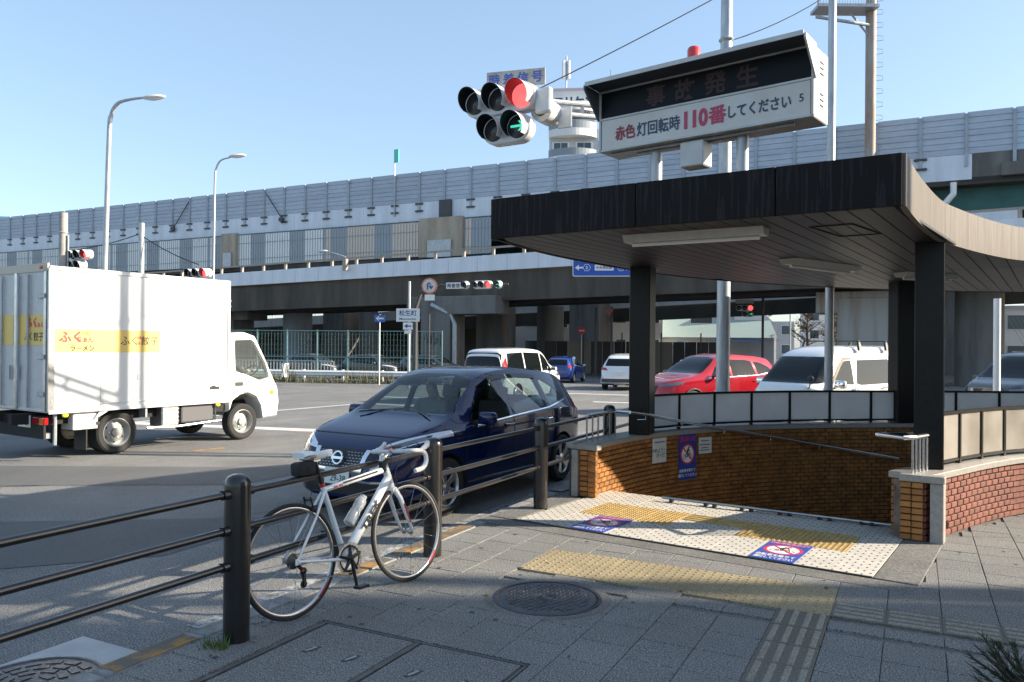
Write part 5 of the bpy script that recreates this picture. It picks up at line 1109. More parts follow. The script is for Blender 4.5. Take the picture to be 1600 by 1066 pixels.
# visor
vs=[(0,.0,.69),(SL,.0,.69),(SL,-.30,.705),(0,-.30,.705)]
MB().add(vs+[(x,y,z+.018) for x,y,z in vs],[(0,1,2,3),(7,6,5,4),(0,4,5,1),(1,5,6,2),(2,6,7,3),(3,7,4,0)]).build('visor',mat('visor_grey',(.07,.075,.085),.5),ms)
for x in (-.012,SL+.012): MB().prism([(0,.36),(0,.69),(-.30,.705),(-.30,.66)],-.01,.01,0,T(x,0,0)@Matrix(((0,0,1,0),(1,0,0,0),(0,1,0,0),(0,0,0,1)))).build('visor_cheek',mat('cheek_grey',(.09,.095,.105),.5) if x<0 else sgl,ms)
MB().box((SL/2,-.305,.71),(SL,.012,.045)).build('visor_edge',sgl,ms)
for k in range(3): MB().box((SL+.005,.22,.15+k*.055),(.004,.10,.012)).box((SL+.005,.22,.46+k*.055),(.004,.10,.012)).build('vent_slot',black,ms)
for x in (.62,1.62): MB().cyl((x,.22,-.96),(x,.22,0),.062,n=16).build('support_pole',galv,ms,smooth=True)
MB().box((1.13,.15,-.16),(.27,.22,.27)).build('control_box',sgl,ms,bevel=.012); MB().tube([(.1,.1,-.015),(.9,.1,-.02),(1.3,.1,-.02),(2.2,.1,-.015)],.016,6).build('conduit',galv,ms); MB().box((1.0,.2,-.02),(1.2,.06,.04)).build('mounting_rail',galv,ms)
MB().lathe([(.075,.69),(.075,.71),(.07,.73),(.07,.86),(.055,.885),(.001,.89)],18,0,T(1.12,.10,.10),cap=False).build('red_beacon',mat('beacon_red',(.62,.03,.025),.25,coat=.6),ms,smooth=True)
# ================================================================ poles and signals
def emis(name,col,st): return mat(name,col,.4,emit=st)
red_on=emis('signal_red_on',(1,.05,.05),1.6); grn_on=emis('signal_green_on',(.05,.62,.42),.45); lens_off=mat('signal_lens_off',(.05,.05,.055),.2); sigw=mat('signal_housing',(.62,.63,.63),.4,var=.06)
def signal(t,M,lamps,pitch=.385,r=.16,arrow=None,back=False):
    """horizontal signal head facing local -y: housing, hoods and lenses"""
    n=len(lamps); w=pitch*n
    P=[]; 
    for k in range(13): a=PI/2+PI*k/12; P.append((-w/2+.2+.2*math.cos(a),.2*math.sin(a)))
    for k in range(13): a=-PI/2+PI*k/12; P.append((w/2-.2+.2*math.cos(a),.2*math.sin(a)))
    hs=MB().prism(P,-.09,.09,0,Matrix(((1,0,0,0),(0,0,1,0),(0,1,0,0),(0,0,0,1)))).build('housing',sigw,t,smooth=True,bevel=.015,M=M)
    for k,c in enumerate(lamps):
        x=(k-(n-1)/2)*pitch
        hd=[]
        for j in range(2):
            y=-.10 if j==0 else -.36
            hd.append([(x+(r+.012)*math.sin(a),y-(0.10 if j and abs(a)<2.0 else 0)*0,(r+.012)*math.cos(a)) for a in [-2.35+4.7*q/18 for q in range(19)]])
        ho=[(p[0],p[1]+(.16*(1-math.cos(a_))*.5),p[2]) for p,a_ in zip(hd[1],[-2.35+4.7*q/18 for q in range(19)])]
        b=MB(); b.loft([hd[0],ho],closed=False); inner=[[(x+(p[0]-x)*.965,p[1],p[2]*.965) for p in hd[0]],[(x+(p[0]-x)*.965,p[1],p[2]*.965) for p in ho]]; b.loft(inner,1,closed=False); b.loft([ho,inner[1]],0,closed=False)
        hood=b.build('hood',[sigw,black],hs,smooth=True)
        m={'r':red_on,'g':grn_on,'o':lens_off,'a':lens_off}[c]
        MB().lathe([(r,0),(r*.75,.02),(.001,.035)],20,0,T(x,-.095,0)@RX(PI/2),cap=False).build('lens',m,hs,smooth=True)
        if c=='a':
            MB().box((0,0,0),(.17,.012,.03),T(x,-.135,0)).prism([(-.03,-.07),(.0,-.07),(.07,0),(0,.07),(-.03,.07),(.03,0)],-.004,.004,0,T(x+.06,-.137,0)@RX(PI/2)).build('arrow',grn_on,hs)
    return hs
# main mast with the near signal
pole1=thing('signal_mast','tall grey steel signal mast behind the message sign','pole',(3.24,12.1,0))
MB().cyl((0,0,-.1),(.03,0,9.5),.108,.08,n=18).build('mast',galv,pole1,smooth=True)
for z in (.9,3.5): MB().lathe([(.115,-.04),(.118,-.03),(.118,.03),(.115,.04)],18,0,T(0,0,z)).build('clamp_band',galv,pole1)
S=Vector((-.16,10.4,4.80)); d=Vector((3.24,12.1,0))-Vector((S.x,S.y,0)); ad=d.normalized()
a0=Vector((S.x,S.y,4.93))+ad*.6
for dz in (0,-.16): MB().tube([tuple(a0+Vector((-3.24,-12.1,dz))),(0,0,5.12+dz)],[.036,.045],10).build('arm',galv,pole1,smooth=True)
for k in range(3): q=a0.lerp(Vector((3.24,12.1,5.0)),.2+.3*k); MB().box((q.x-3.24,q.y-12.1,q.z-.06),(.05,.05,.22)).build('arm_clamp',galv,pole1)
MB().box((.0,-.12,8.55),(.22,.16,.2)).ball((.16,-.2,8.65),(.12,.1,.07)).build('camera_box',sgl,pole1)
MB().lathe([(.10,0),(.12,.03),(.08,.08)],12,0,T(.02,0,6.3)).build('wire_bracket',galv,pole1)
sig=thing('near_signal','signal head with red lamp and green arrow beside the message sign','traffic light',M=frame(S,ad)@RZ(-1.0)@Matrix.Scale(.94,4))
signal(sig,T(0,0,.03),['o','o','r']); signal(sig,T(.12,0,-.39),['o','a'])
MB().box((.66,.02,-.05),(.24,.10,.34)).build('mounting_box',sigw,sig,bevel=.02); MB().lathe([(.001,-.2),(.15,-.19),(.17,-.1),(.17,.18),(.1,.2)],18,0,T(.55,.33,-.12)@RX(PI/2),cap=False).build('rear_lamp_housing',sigw,sig,smooth=True); MB().box((.78,.42,-.2),(.22,.02,.3)).build('rear_backplate',sigw,sig,bevel=.04)
ts=thing('signal_name_plate','weathered blue lettered plate above the near signal head','sign',M=frame(S+Vector((.18,.25,.42)),ad)@RZ(-.75))
MB().box((0,0,0),(.82,.02,.22)).build('plate',mat('weathered_plate',(.34,.30,.27),.7,col2=(.5,.47,.44),scale=9),ts)
for k,c in enumerate('時差信号'): MB().text(c,.15,FACE_S(-.3+k*.2,-.0115,0),0,.03).build('lettering',mat('plate_blue',(.06,.12,.42),.6),ts)
pole2=thing('lamp_post','slim grey steel post rising past the right end of the message sign','pole',(4.95,12.3,0)); MB().cyl((0,0,-.2),(.03,0,11),.07,.055,n=14).build('post',galv,pole2,smooth=True); MB().box((-.04,-.09,.75),(.1,.05,.12)).build('terminal_box',galv,pole2,bevel=.01)
pole3=thing('thin_white_post','thin pale post behind the curved parapet at the right','pole',(10.35,16.8,road_z(17))); MB().cyl((0,0,0),(0,0,2.9),.07,n=12).build('post',white_p,pole3,smooth=True)
rm=mat('rusty_steel',(.42,.40,.38),.75,.3,col2=(.30,.15,.07),scale=.6,stretch=(1,1,.25))
bp=thing('rusty_mast','thick rust streaked mast with ladder rungs and a catwalk at its top','mast',(25.6,56.5,-.6)); MB().cyl((0,0,0),(0,0,34),.37,.35,n=18).build('mast',rm,bp,smooth=True)
for k in range(22): MB().tube([(.34,-.1,9+k*.95),(.80,-.15,9.05+k*.95),(.80,-.15,9.35+k*.95),(.34,-.1,9.4+k*.95)],.02,4).build('ladder_rung',galv,bp)
MB().box((-2.0,-.2,26.4),(4.3,1.6,.22)).build('catwalk',galv,bp); MB().tube([(-4.2,-.6,25.7),(-1.5,-.6,25.3),(-.2,-.2,25.3)],.12,8).tube([(-1.6,-.3,26.1),(-.3,-.2,24.6)],.07,6).build('catwalk_brace',galv,bp)
for k in range(22): MB().box((-4.0+k*.19,-1.0,27.4),(.03,.03,2.0)).build('catwalk_bar',galv,bp)
MB().box((-4.15,-.9,27.5),(.1,.1,2.4)).build('catwalk_post',galv,bp)
def wire(name,lab,p,q,sag=.3,r=.012):
    p=Vector(p);q=Vector(q); o=MB().tube([p.lerp(q,k/8)-Vector((0,0,sag*4*(k/8)*(1-k/8))) for k in range(9)],r,5).build(name,black); tag(o,lab,'cable')
wire('overhead_cable','thin cable running up from the near signal to the top of the frame',(.3,10.6,5.05),(3.2,11.95,7.0),.02,.008); wire('overhead_cable','thin drooping cable right of the signal mast top',(3.26,12.1,6.3),(6.0,14,8.2),.12,.008)
# left side: street lamps, poles with signals
def street_lamp(lab,x,y,h,arm,lean=.0):
    tk_=1 if lean>.01 else .62; t=thing('street_lamp',lab,'street lamp',(x,y,road_z(y)),group='street lamps'); pts=[(0,0,0),(0,0,h*.55),(.0,0,h-1.1),(.05,0,h-.5),(.28,-.05,h-.12),(.75,-.1,h+.02),(arm,-.15,h+.08)]
    sp2=spline([(p[0]+lean*p[2],p[1],p[2]) for p in pts],5); MB().tube(sp2,[tk_*(.10-.06*k/(len(sp2)-1)) for k in range(len(sp2))],12).build('pole',galv,t,smooth=True)
    l=MB().ball((0,0,0),(.42,.15,.09)).build('lamp_head',sigw,t,smooth=True,M=T(arm+.25+lean*h,-.16,h+.08)@RY(-.08)); MB().ball((0,0,-.04),(.3,.11,.07)).build('lamp_glass',lens,l,smooth=True)
street_lamp('taller street lamp standing behind the white box truck',-14.35,27.5,10.35,1.35,.022); street_lamp('shorter more distant street lamp right of the box truck roof',-14.1,37,10.7,.85,.006)
cp=thing('concrete_pole','thick concrete utility pole above the left end of the box truck','pole',(-18.0,31.5,road_z(31))); MB().cyl((0,0,0),(0,0,7.1),.2,.155,n=16).build('pole',conc,cp,smooth=True)
for z in (4.9,6.3): MB().lathe([(.175,-.03),(.19,0),(.175,.03)],16,0,T(0,0,z)).build('clamp_band',galv,cp)
MB().cyl((.22,-.05,2),(.22,-.05,6.2),.035,n=8).build('conduit',galv,cp)
sp_=thing('steel_pole','slim steel pole with cross arms between the two left signals','pole',(-15.1,32,road_z(32))); MB().cyl((0,0,0),(0,0,6.8),.12,.11,n=14).build('pole',galv,sp_,smooth=True)
for a in ((-2.2,0,3.75,3.55),(2.0,0,3.45,3.5)): MB().tube([(0,0,3.6),(a[0],0,a[2])],.035,6).tube([(0,0,2.9),(a[0]*.3,0,3.4),(a[0]*.9,0,a[2]-.06)],.03,6).build('arm',galv,sp_,smooth=True)
for z in (3.9,3.6,4.1): MB().box((0,0,z),(.9,.08,.06)).build('cross_bar',galv,sp_)
for (lab,x,z,lamps) in (('leftmost far signal head with red lamp above the box truck',-17.3,5.05,['o','o','r']),('far signal head with red lamp above the truck cab',-12.55,4.35,['o','o','r'])):
    t=thing('far_signal',lab,'traffic light',M=frame((x,31.6,z),(1,.1,0))@RZ(-.5)); signal(t,T(0,0,0),lamps); signal(t,T(-.15,0,-.42),['o','o'] if x<-15 else ['o'])
wire('overhead_cable','pale cable from the steel pole down to the right far signal',(-15.1,32,5.9),(-12.6,31.6,4.7),.1,.02); wire('overhead_cable','pale cable left of the steel pole top',(-15.1,32,6.0),(-17.8,31.5,5.2),.1,.02)
# signals and signs hung under the near ramp
t=thing('ramp_signal','row signal with red lamp and green arrow under the ramp girder','traffic light',M=frame((-1.55,37.3,4.42),(1,-.08,0))@RZ(-.25)); signal(t,T(.15,0,0),['o','o','r'],.33,.14); signal(t,T(-.72,0,0),['o'],.36,.14); signal(t,T(.95,0,0),['a'],.36,.14)
MB().box((-1.25,-.02,-.02),(.95,.02,.30)).build('name_plate',whp,t)
for k,c in enumerate('時差信号'): MB().text(c,.2,FACE_S(-1.56+k*.22,-.032,-.02),0,.03).build('lettering',navyi,t)
MB().tube([(-2.0,.1,.02),(1.4,.1,.02)],.05,8).build('arm',dgrey,t); MB().tube([(-3.4,.1,-4.9),(-3.4,.1,-1.1),(-3.1,.1,-.3),(-2.0,.1,.02)],[.13,.12,.10,.06],10).build('mast',dgrey,t,smooth=True)
t=thing('far_red_signal','distant signal with red lamp in the shade under the far viaduct','traffic light',M=frame((16.0,54.2,4.25),(1,0,0))@RZ(-.3)); signal(t,T(0,0,0),['o','o','r']); signal(t,T(.2,0,-.42),['o','a']); MB().box((0,0,.45),(1.2,.03,.28)).build('name_plate',grey_p,t); MB().cyl((1.2,.1,-4.9),(1.2,.1,1.2),.09,n=10).build('post',dgrey,t)
t=thing('no_u_turn_sign','round white sign with red ring and blue turn arrow under the ramp','sign',M=frame((-3.95,37.4,4.35),(1,-.1,0))); 
MB().lathe([(.38,0),(.38,.02)],28,0,T(0,0,0)@RX(PI/2)).build('disc',mat('sign_ring_faded',(.55,.20,.15),.6,var=.15),t); MB().lathe([(.31,0),(.31,.004)],28,0,T(0,-.021,0)@RX(PI/2)).build('field',mat('sign_field_faded',(.62,.56,.5),.6,var=.1),t)
MB().tube([(-.08,-.03,-.2),(-.08,-.03,.06),(-.04,-.03,.14),(.04,-.03,.14),(.09,-.03,.06),(.09,-.03,-.04)],.035,6).prism([(0,-.16),(.13,.0),(-.13,.0)],-.01,.01,0,T(.09,-.03,0)@RX(PI/2)).build('arrow',mat('arrow_blue',(.04,.09,.25),.6),t); MB().box((.02,0,-.55),(.48,.02,.28)).build('supplementary_plate',whp,t); MB().cyl((0,.05,-5),(0,.05,.4),.04,n=8).build('post',dgrey,t)
t=thing('place_name_sign','white place name sign with blue lettering beside the graffiti pier','sign',M=frame((-4.93,37.2,2.95),(1,-.1,0))); MB().box((0,0,0),(1.12,.03,.62)).build('board',whp,t,bevel=.005); MB().box((0,-.012,0),(1.06,.012,.56)).build('field',mat('sign_pale',(.62,.68,.72),.5),t)
MB().text('松生町',.26,FACE_S(0,-.0195,.10),0,.02,wid=.84).build('lettering',navyi,t); MB().text('Matsuocho',.13,FACE_S(0,-.0195,-.18),0,.02,wid=.8).build('lettering',navyi,t); a_=MB().box((0,0,-.52),(.46,.02,.34)).build('arrow_plate',whp,t); MB().box((.06,-.012,-.52),(.22,.006,.06)).prism([(-.17,0),(-.02,.1),(-.02,-.1)],-.003,.003,0,T(0,-.012,-.52)@RX(PI/2)).build('arrow',mat('arrow_navy',(.02,.05,.3),.5),a_); MB().box((0,0,-.80),(.32,.02,.16)).build('supplementary_plate',whp,t); MB().cyl((.05,.06,-3.6),(.05,.06,1.6),.06,n=10).build('post',galv,t)
t=thing('one_way_sign','small blue arrow sign on a thin white post behind the guard rail','sign',M=frame((-6.65,39.5,2.85),(1,-.1,0))); MB().box((0,0,0),(.54,.02,.36)).build('board',mat('sign_blue',(.03,.12,.42),.45),t); MB().box((.06,-.012,0),(.28,.006,.08)).prism([(-.2,0),(-.04,.13),(-.04,-.13)],-.003,.003,0,T(0,-.012,0)@RX(PI/2)).build('arrow',whp,t); MB().cyl((0,.03,-3.4),(0,.03,.2),.03,n=8).build('post',white_p,t)
t=thing('direction_sign','large blue road direction sign partly hidden by the entrance roof','sign',M=frame((4.55,40,5.75),(1,-.12,0))); sb=mat('direction_blue',(.015,.075,.40),.4); MB().prism(round_poly([(-1.5,-.65),(1.5,-.65),(1.5,1.2),(-1.5,1.2)],.12,4),-.02,.02,0,RX(PI/2)).build('board',whp,t); MB().prism(round_poly([(-1.46,-.61),(1.46,-.61),(1.46,1.16),(-1.46,1.16)],.1,4),-.005,.005,0,T(0,-.026,0)@RX(PI/2)).build('field',sb,t)
MB().text('Ikeda',.22,FACE_S(-.95,-.033,.19),0,.02).text('池田',.36,FACE_S(-.95,-.033,.6),0,.03).build('lettering',whp,t)
for x in (-.78,.95): MB().lathe([(.2,0),(.2,.003)],6,0,T(x,-.033,-.2)@RX(PI/2)).build('route_badge',whp,t); MB().lathe([(.175,0),(.175,.005)],6,0,T(x,-.034,-.2)@RX(PI/2)).build('route_field',sb,t); MB().text('2',.2,FACE_S(x,-.041,-.2),0,.03).build('lettering',whp,t)
MB().box((.1,-.033,-.2),(.95,.006,.3)).build('name_field',whp,t); MB().text('中央環状線',.15,FACE_S(.1,-.037,-.2),0,.02,wid=.8).build('lettering',navyi,t); MB().box((-.22,-.032,.35),(.14,.004,1.4)).build('road_line',whp,t)
MB().box((-1.1,-.033,-.2),(.3,.005,.08)).prism([(-.2,0),(0,.15),(0,-.15)],-.003,.003,0,T(-1.18,-.033,-.2)@RX(PI/2)).box((1.22,-.033,-.2),(.2,.005,.08)).prism([(.2,0),(0,.15),(0,-.15)],-.003,.003,0,T(1.22,-.033,-.2)@RX(PI/2)).build('arrow',whp,t); MB().cyl((1.9,.2,-6.3),(1.9,.2,1.3),.13,n=10).tube([(1.9,.15,.6),(-1.4,.1,.6)],.07,8).build('post',galv,t)
# ================================================================ elevated roads
fasc_v=mat('viaduct_fascia',(.68,.72,.78),.6,var=.1,scale=.8,stretch=(1.2,1.2,.15)); nw=mat('noise_panel',(.46,.52,.60),.55,0,col2=(.34,.385,.45),scale=.35,stretch=(1,1,3),lo=.3,hi=.6,rnd_obj=.07); nwl=mat('noise_panel_blue',(.42,.52,.62),.35,var=.06,rnd_obj=.05)
postv=mat('noise_post',(.36,.40,.45),.6,0,var=.2,scale=.5); teal=mat('teal_girder',(.035,.125,.118),.6,var=.2,scale=.4); conc_v=mat('viaduct_concrete',(.20,.19,.178),.9,col2=(.10,.094,.087),scale=.35,stretch=(2,2,.3),bump=.2,bscale=8); conc_t=mat('tan_concrete',(.40,.335,.26),.9,var=.2,scale=.6,stretch=(2,2,.4)); dark_u=mat('girder_dark',(.06,.055,.05),.9,var=.3,scale=.3,stretch=(1,1,.4))  # last one: uneven dark tone for decks and girders
BE=Vector((1.17,71.7,0)); ex=thing('expressway','high elevated expressway with grey ribbed noise walls crossing behind everything','viaduct',M=frame(BE,UX))
# local x along the road, local y away from the camera
BAY=2.9; b=MB().box((0,.08,1.5),(BAY-.16,.04,3.0))
for k in range(7): b.box((0,.03,.22+k*.43),(BAY-.18,.07,.385))
bay=b.build('noise_panel',nw,ex); bl=bay.copy(); bl.data=bay.data.copy(); bl.data.materials[0]=nwl; COL.objects.link(bl); bl.parent=ex
pst=MB().box((0,-.02,1.05),(.22,.24,3.75)).build('noise_post',postv,ex); ft=MB().box((0,-.02,0),(.85,.14,.16)).build('post_bracket',dgrey,ex)
f1=f2=f3=f4=True
for k in range(-44,26):
    x=k*BAY; src=bl if x>36 else bay
    o=src.copy(); COL.objects.link(o); o.parent=ex; o.matrix_local=T(x+BAY/2,0,15.4)
    o=pst.copy(); COL.objects.link(o); o.parent=ex; o.matrix_local=T(x,0,15.35)
    if x<34:
        for z in (14.55,15.25): o=ft.copy(); COL.objects.link(o); o.parent=ex; o.matrix_local=T(x,-.08,z)
for o in (bay,bl,pst,ft): bpy.data.objects.remove(o)
for k in range(-14,5):
    x0=k*9.2; x1=x0+9.18
    if x0>33: continue
    MB().box(((x0+x1)/2,.06,14.5),(min(x1,33.5)-x0,.16,1.8)).build('fascia_panel',fasc_v,ex)
MB().box((54,.1,14.4),(41,.2,2.0)).build('parapet_concrete',conc_v,ex); MB().box((38.5,-.25,14.1),(3.2,.4,.9)).build('concrete_bracket',conc_v,ex)
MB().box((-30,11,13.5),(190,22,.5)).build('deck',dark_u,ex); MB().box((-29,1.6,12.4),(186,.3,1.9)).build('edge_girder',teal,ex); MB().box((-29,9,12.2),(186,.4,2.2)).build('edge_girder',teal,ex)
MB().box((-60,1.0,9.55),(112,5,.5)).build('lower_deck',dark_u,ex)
for x in (-95,-62,-30,2,34,60): MB().box((x,11,6),(3.2,3.2,14)).build('pier',conc_v,ex); MB().box((x,11,11.6),(4,19,1.6)).build('pier_head',conc_v,ex)
# translucent screens of the lower deck
scr_w=mat('screen_white',(.85,.85,.83),.5,var=.05); scr_p=mat('screen_tan',(.70,.58,.48),.5,var=.06); scr_g=mat('screen_grey',(.30,.34,.38),.3,var=.1); barm=mat('screen_bar',(.34,.36,.38),.6)
for k in range(-40,-1):
    x0=k*2.75
    if -24.5<x0<-20: pass
    b=MB(); 
    for q in range(8):
        mi=1 if (k%2==0 and q>1) or (k%3==0 and q==7) else (0 if x0<-22 else 2)
        b.box((x0+.17+q*.34375,-1.5,11.55),(.30,.04,3.3),None,mi)
    for q in range(8): b.box((x0+q*.34375,-1.53,11.6),(.04,.08,3.5),None,3)
    for z in (10.6,12.3): b.box((x0+1.375,-1.56,z),(2.75,.04,.05),None,3)
    b.build('screen_bay',[scr_w,scr_g,scr_p,barm],ex)
for (x,w) in ((-8.0,4.7),(-35.3,2.2)): MB().box((x,-1.65,11.6),(w,.5,3.7)).build('pier_face',conc_t,ex); MB().box((x,-1.95,10.5),(w*.55,.3,1.6)).build('junction_box',galv,ex)
for x in (-8.5,): MB().box((x,-.2,14.45),(1.3,.3,1.9)).build('expansion_cover',dgrey,ex)
for (x,s) in ((-43.5,-1),(-31.5,1)): MB().tube([(x,-.2,17.8),(x+s*2.4,-.3,14.9)],.06,5).box((x+s*2.4,-.4,14.8),(.5,.3,.4)).build('hanging_hook',dgrey,ex)
MB().cyl((-14.5,-.15,14.2),(-14.5,-.15,20.1),.07,n=8).build('sign_post',galv,ex); MB().box((-14.3,-.15,20.2),(.55,.08,1.3)).build('small_sign',mat('sign_mint',(.12,.62,.5),.5),ex)
for x,z in ((35,12.2),): MB().tube([(34,-.3,13.4),(34,-.3,12.6),(33.2,-.3,11.6)],.22,8).build('drain_pipe',white_p,ex); MB().box((36.5,.6,10.2),(3.4,.3,2.2)).build('bearing_cover',fasc_v,ex)
for z in (9.4,10.5): MB().box((42,.4,z),(2.6,.06,.06)).build('ladder_bar',galv,ex)
for x in (40.8,43.2): MB().box((x,.4,10),(.08,.08,2.6)).build('ladder_rail',galv,ex)
# ---- near ramp
rp_m=mat('ramp_parapet',(.70,.73,.78),.6,var=.09,scale=.9,stretch=(1.5,1.5,.2),rnd_obj=.03); rail_b=mat('ramp_railing',(.34,.30,.26),.6,var=.1)
rp=thing('near_ramp','elevated ramp with pale parapet panels and a low railing in front of the expressway','viaduct',M=frame((.88,54,0),UX)@RY(-.0176))
SEG=2.4
pp=MB().box((0,0,7.35),(SEG-.02,.22,1.1)).build('parapet_panel',rp_m,rp); rpst=MB().box((0,.06,8.15),(.2,.16,.52)).build('rail_post',rail_b,rp); rr=MB().box((0,.06,8.44),(SEG,.16,.12)).build('railing',rail_b,rp)
for k in range(-30,19):
    for s in (pp,rpst,rr): o=s.copy(); COL.objects.link(o); o.parent=rp; o.matrix_local=T(k*SEG,0,0)
for s in (pp,rpst,rr): bpy.data.objects.remove(s)
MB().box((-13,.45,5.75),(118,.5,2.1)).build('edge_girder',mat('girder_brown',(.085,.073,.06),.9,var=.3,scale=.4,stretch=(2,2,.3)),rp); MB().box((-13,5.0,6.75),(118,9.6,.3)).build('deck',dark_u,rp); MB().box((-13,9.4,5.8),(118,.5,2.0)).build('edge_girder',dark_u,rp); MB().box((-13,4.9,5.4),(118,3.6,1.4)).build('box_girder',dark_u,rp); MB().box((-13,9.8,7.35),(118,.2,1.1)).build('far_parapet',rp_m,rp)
la=thing('ramp_lamp','small floodlight fixed to the outside of the ramp parapet','lamp',M=frame((.88,54,0)+Vector((0,0,0)) if False else Vector((.88,54,0))+UX*-15.3+Vector((0,-.3,0)),UX)); MB().box((0,-.25,7.6),(.35,.3,.9)).build('gear_box',rail_b,la,bevel=.02); MB().tube([(0,-.2,8.2),(-.9,-.5,8.5),(-1.6,-.6,8.65)],.07,6).build('arm',galv,la); MB().ball((-1.9,-.6,8.68),(.5,.2,.12)).build('lamp_head',sigw,la,smooth=True)
graf=mat('graffiti_ink',(.06,.06,.065),.7)
def pier(name,lab,x,y,w,h,d=None,round_=False,cap=None,m=conc_v):
    z=road_z(y); t=thing(name,lab,'pier',(x,y,z),rz=math.atan2(UX.y,UX.x)); d=d or w
    if round_: MB().lathe([(w/2,-.3),(w/2,h-z)],28).build('shaft',m,t,smooth=True)
    else: MB().box((0,0,(h-z)/2-.1),(w,d,h-z+.2)).build('shaft',m,t,bevel=.08)
    if cap: MB().box((cap[2],0,cap[1]-z),(cap[0],d*.95,1.3)).build('pier_head',m,t,bevel=.05)
    return t
g=pier('graffiti_pier','square concrete pier with black graffiti under the ramp','',0,0) if False else pier('graffiti_pier','square concrete pier with black graffiti under the ramp',-5.05,57.4,2.5,4.5,2.2,cap=(7.4,4.35,1.2))
rr_=random.Random(5)
for k in range(9):
    x=-.75+k*.17; pts=[(x+rr_.uniform(-.12,.12),-1.13,2.5+rr_.uniform(-.45,.5)) for q in range(4)]; MB().tube(pts,.022,4).build('graffiti_stroke',graf,g)
for k in range(6): MB().tube([(-.8+k*.25+rr_.uniform(-.1,.1),-1.13,.95+rr_.uniform(-.3,.3)) for q in range(3)],.018,4).build('graffiti_stroke',graf,g)
MB().tube([(1.55,-.9,0),(1.55,-.9,3.6),(1.2,-.9,4.3),(-.2,-1.3,5.0)],.16,8).build('drain_pipe',galv,g)
pier('ribbed_pier','grey square pier right of the graffiti pier',-1.35,66,2.5,4.8); pier('round_pier','round sunlit concrete pier behind the white minivan',3.2,66,2.25,4.8,round_=True); pier('shaded_round_pier','broad blue grey round pier behind the green mesh fence',-19.6,72,2.6,5.2,round_=True,m=mat('pier_bluegrey',(.26,.29,.33),.8,var=.1,scale=.5)); pier('slim_round_pier','slim round pier behind the mesh fence left of the place name sign',-14.6,80,1.9,5.2,round_=True); pier('left_pier','concrete pier just right of the truck cooling unit',-25.5,72,2.6,5.0,cap=(6,4.2,0))
pier('rust_stained_pier','rust stained pale pier above the white van roof',21.2,47.5,2.8,4.6,2.4,cap=(6.2,4.3,.5),m=mat('rusty_concrete',(.40,.38,.35),.85,col2=(.27,.19,.13),scale=.5,stretch=(2.5,2.5,.12),lo=.3,hi=.5)); pier('big_right_pier','big grey round pier right of the right roof column',27.0,45.5,2.5,6.4,round_=True)
# ---- far ramp, falling to the left
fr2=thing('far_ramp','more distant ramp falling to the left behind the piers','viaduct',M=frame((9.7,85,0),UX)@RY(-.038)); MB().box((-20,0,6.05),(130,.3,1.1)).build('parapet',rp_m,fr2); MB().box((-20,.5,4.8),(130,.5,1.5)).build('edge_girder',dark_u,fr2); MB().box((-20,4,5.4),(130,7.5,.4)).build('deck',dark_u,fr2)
for k in range(70): MB().box((-84+k*1.85,0,6.95),(.08,.08,.75)).build('rail_post',galv,fr2)
MB().box((-20,0,7.3),(130,.08,.08)).build('railing',galv,fr2)
# ================================================================ far street side
gr=thing('guard_rail','white corrugated guard rail along the far side of the crossing','guard rail',M=frame((-15.6,43.0,road_z(43)),(.985,-.17,0)))
for k in range(7):
    b=MB(); b.loft([[(x,-.02,.35),(x,-.09,.42),(x,-.02,.50),(x,-.09,.58),(x,-.02,.66),(x,0,.66),(x,0,.35)] for x in (k*2.2,k*2.2+2.19)]); b.build('beam',white_p,gr)
    MB().cyl((k*2.2+.1,.08,-.1),(k*2.2+.1,.08,.7),.07,n=10).build('post',white_p,gr)
gf=mat('fence_green',(.16,.27,.26),.6,var=.1); mf=thing('mesh_fence','tall green framed mesh fence behind the guard rail','fence',M=frame((-18.5,46.5,road_z(46)),(.985,-.17,0)))
for k in range(9):
    x=k*1.85; MB().box((x,0,1.45),(.07,.07,2.9)).build('post',gf,mf)
    if k<8:
        b=MB()
        for z in (.1,1.35,2.85): b.box((x+.925,0,z),(1.85,.045,.05))
        b.build('rail',gf,mf); w=MB()
        for q in range(9): w.box((x+.1+q*.2,0,1.45),(.009,.009,2.75))
        for q in range(9): w.box((x+.925,0,.25+q*.3),(1.8,.009,.009))
        w.build('mesh_wire',gf,mf,kind='stuff')
wf2=thing('baluster_fence','low pale baluster fence behind the mesh fence','fence',M=frame((-19,48.0,road_z(48)),(.985,-.17,0)))
for z in (.15,1.1): MB().box((4,0,z),(9,.06,.06)).build('rail',grey_p,wf2)
for k in range(46): MB().box((-.4+k*.2,0,.62),(.035,.035,.95)).build('baluster',grey_p,wf2)
# dry weeds at the foot of the guard rail
straw=mat('dry_weed',(.16,.13,.075),.9,col2=(.07,.085,.035),scale=3); b=MB(); rr_=random.Random(3)
for k in range(1500):
    x=rr_.uniform(-14.5,-.5); y=42.6-.17*(x+15.6)+rr_.uniform(-.6,.3); h=rr_.uniform(.1,.5)*(1.6 if -12.8<x<-11.5 or -8.8<x<-6.2 else 1); a=rr_.uniform(0,PI); w=.02; dx,dy=math.cos(a)*w,math.sin(a)*w; lx,ly=rr_.uniform(-.15,.15),rr_.uniform(-.1,.1); z=road_z(y)
    b.add([(x-dx,y-dy,z),(x+dx,y+dy,z),(x+lx+dx*.3,y+ly,z+h)],[(0,1,2)])
tag(b.build('roadside_weeds',straw),'dry brown weeds growing under the white guard rail','weeds',kind='stuff')
b=MB(); b.box((-8,43.1,road_z(43)+.06),(16,.25,.14)); o=b.build('far_kerb',kerb_m,M=RZ(0)); tag(o,kind='structure')
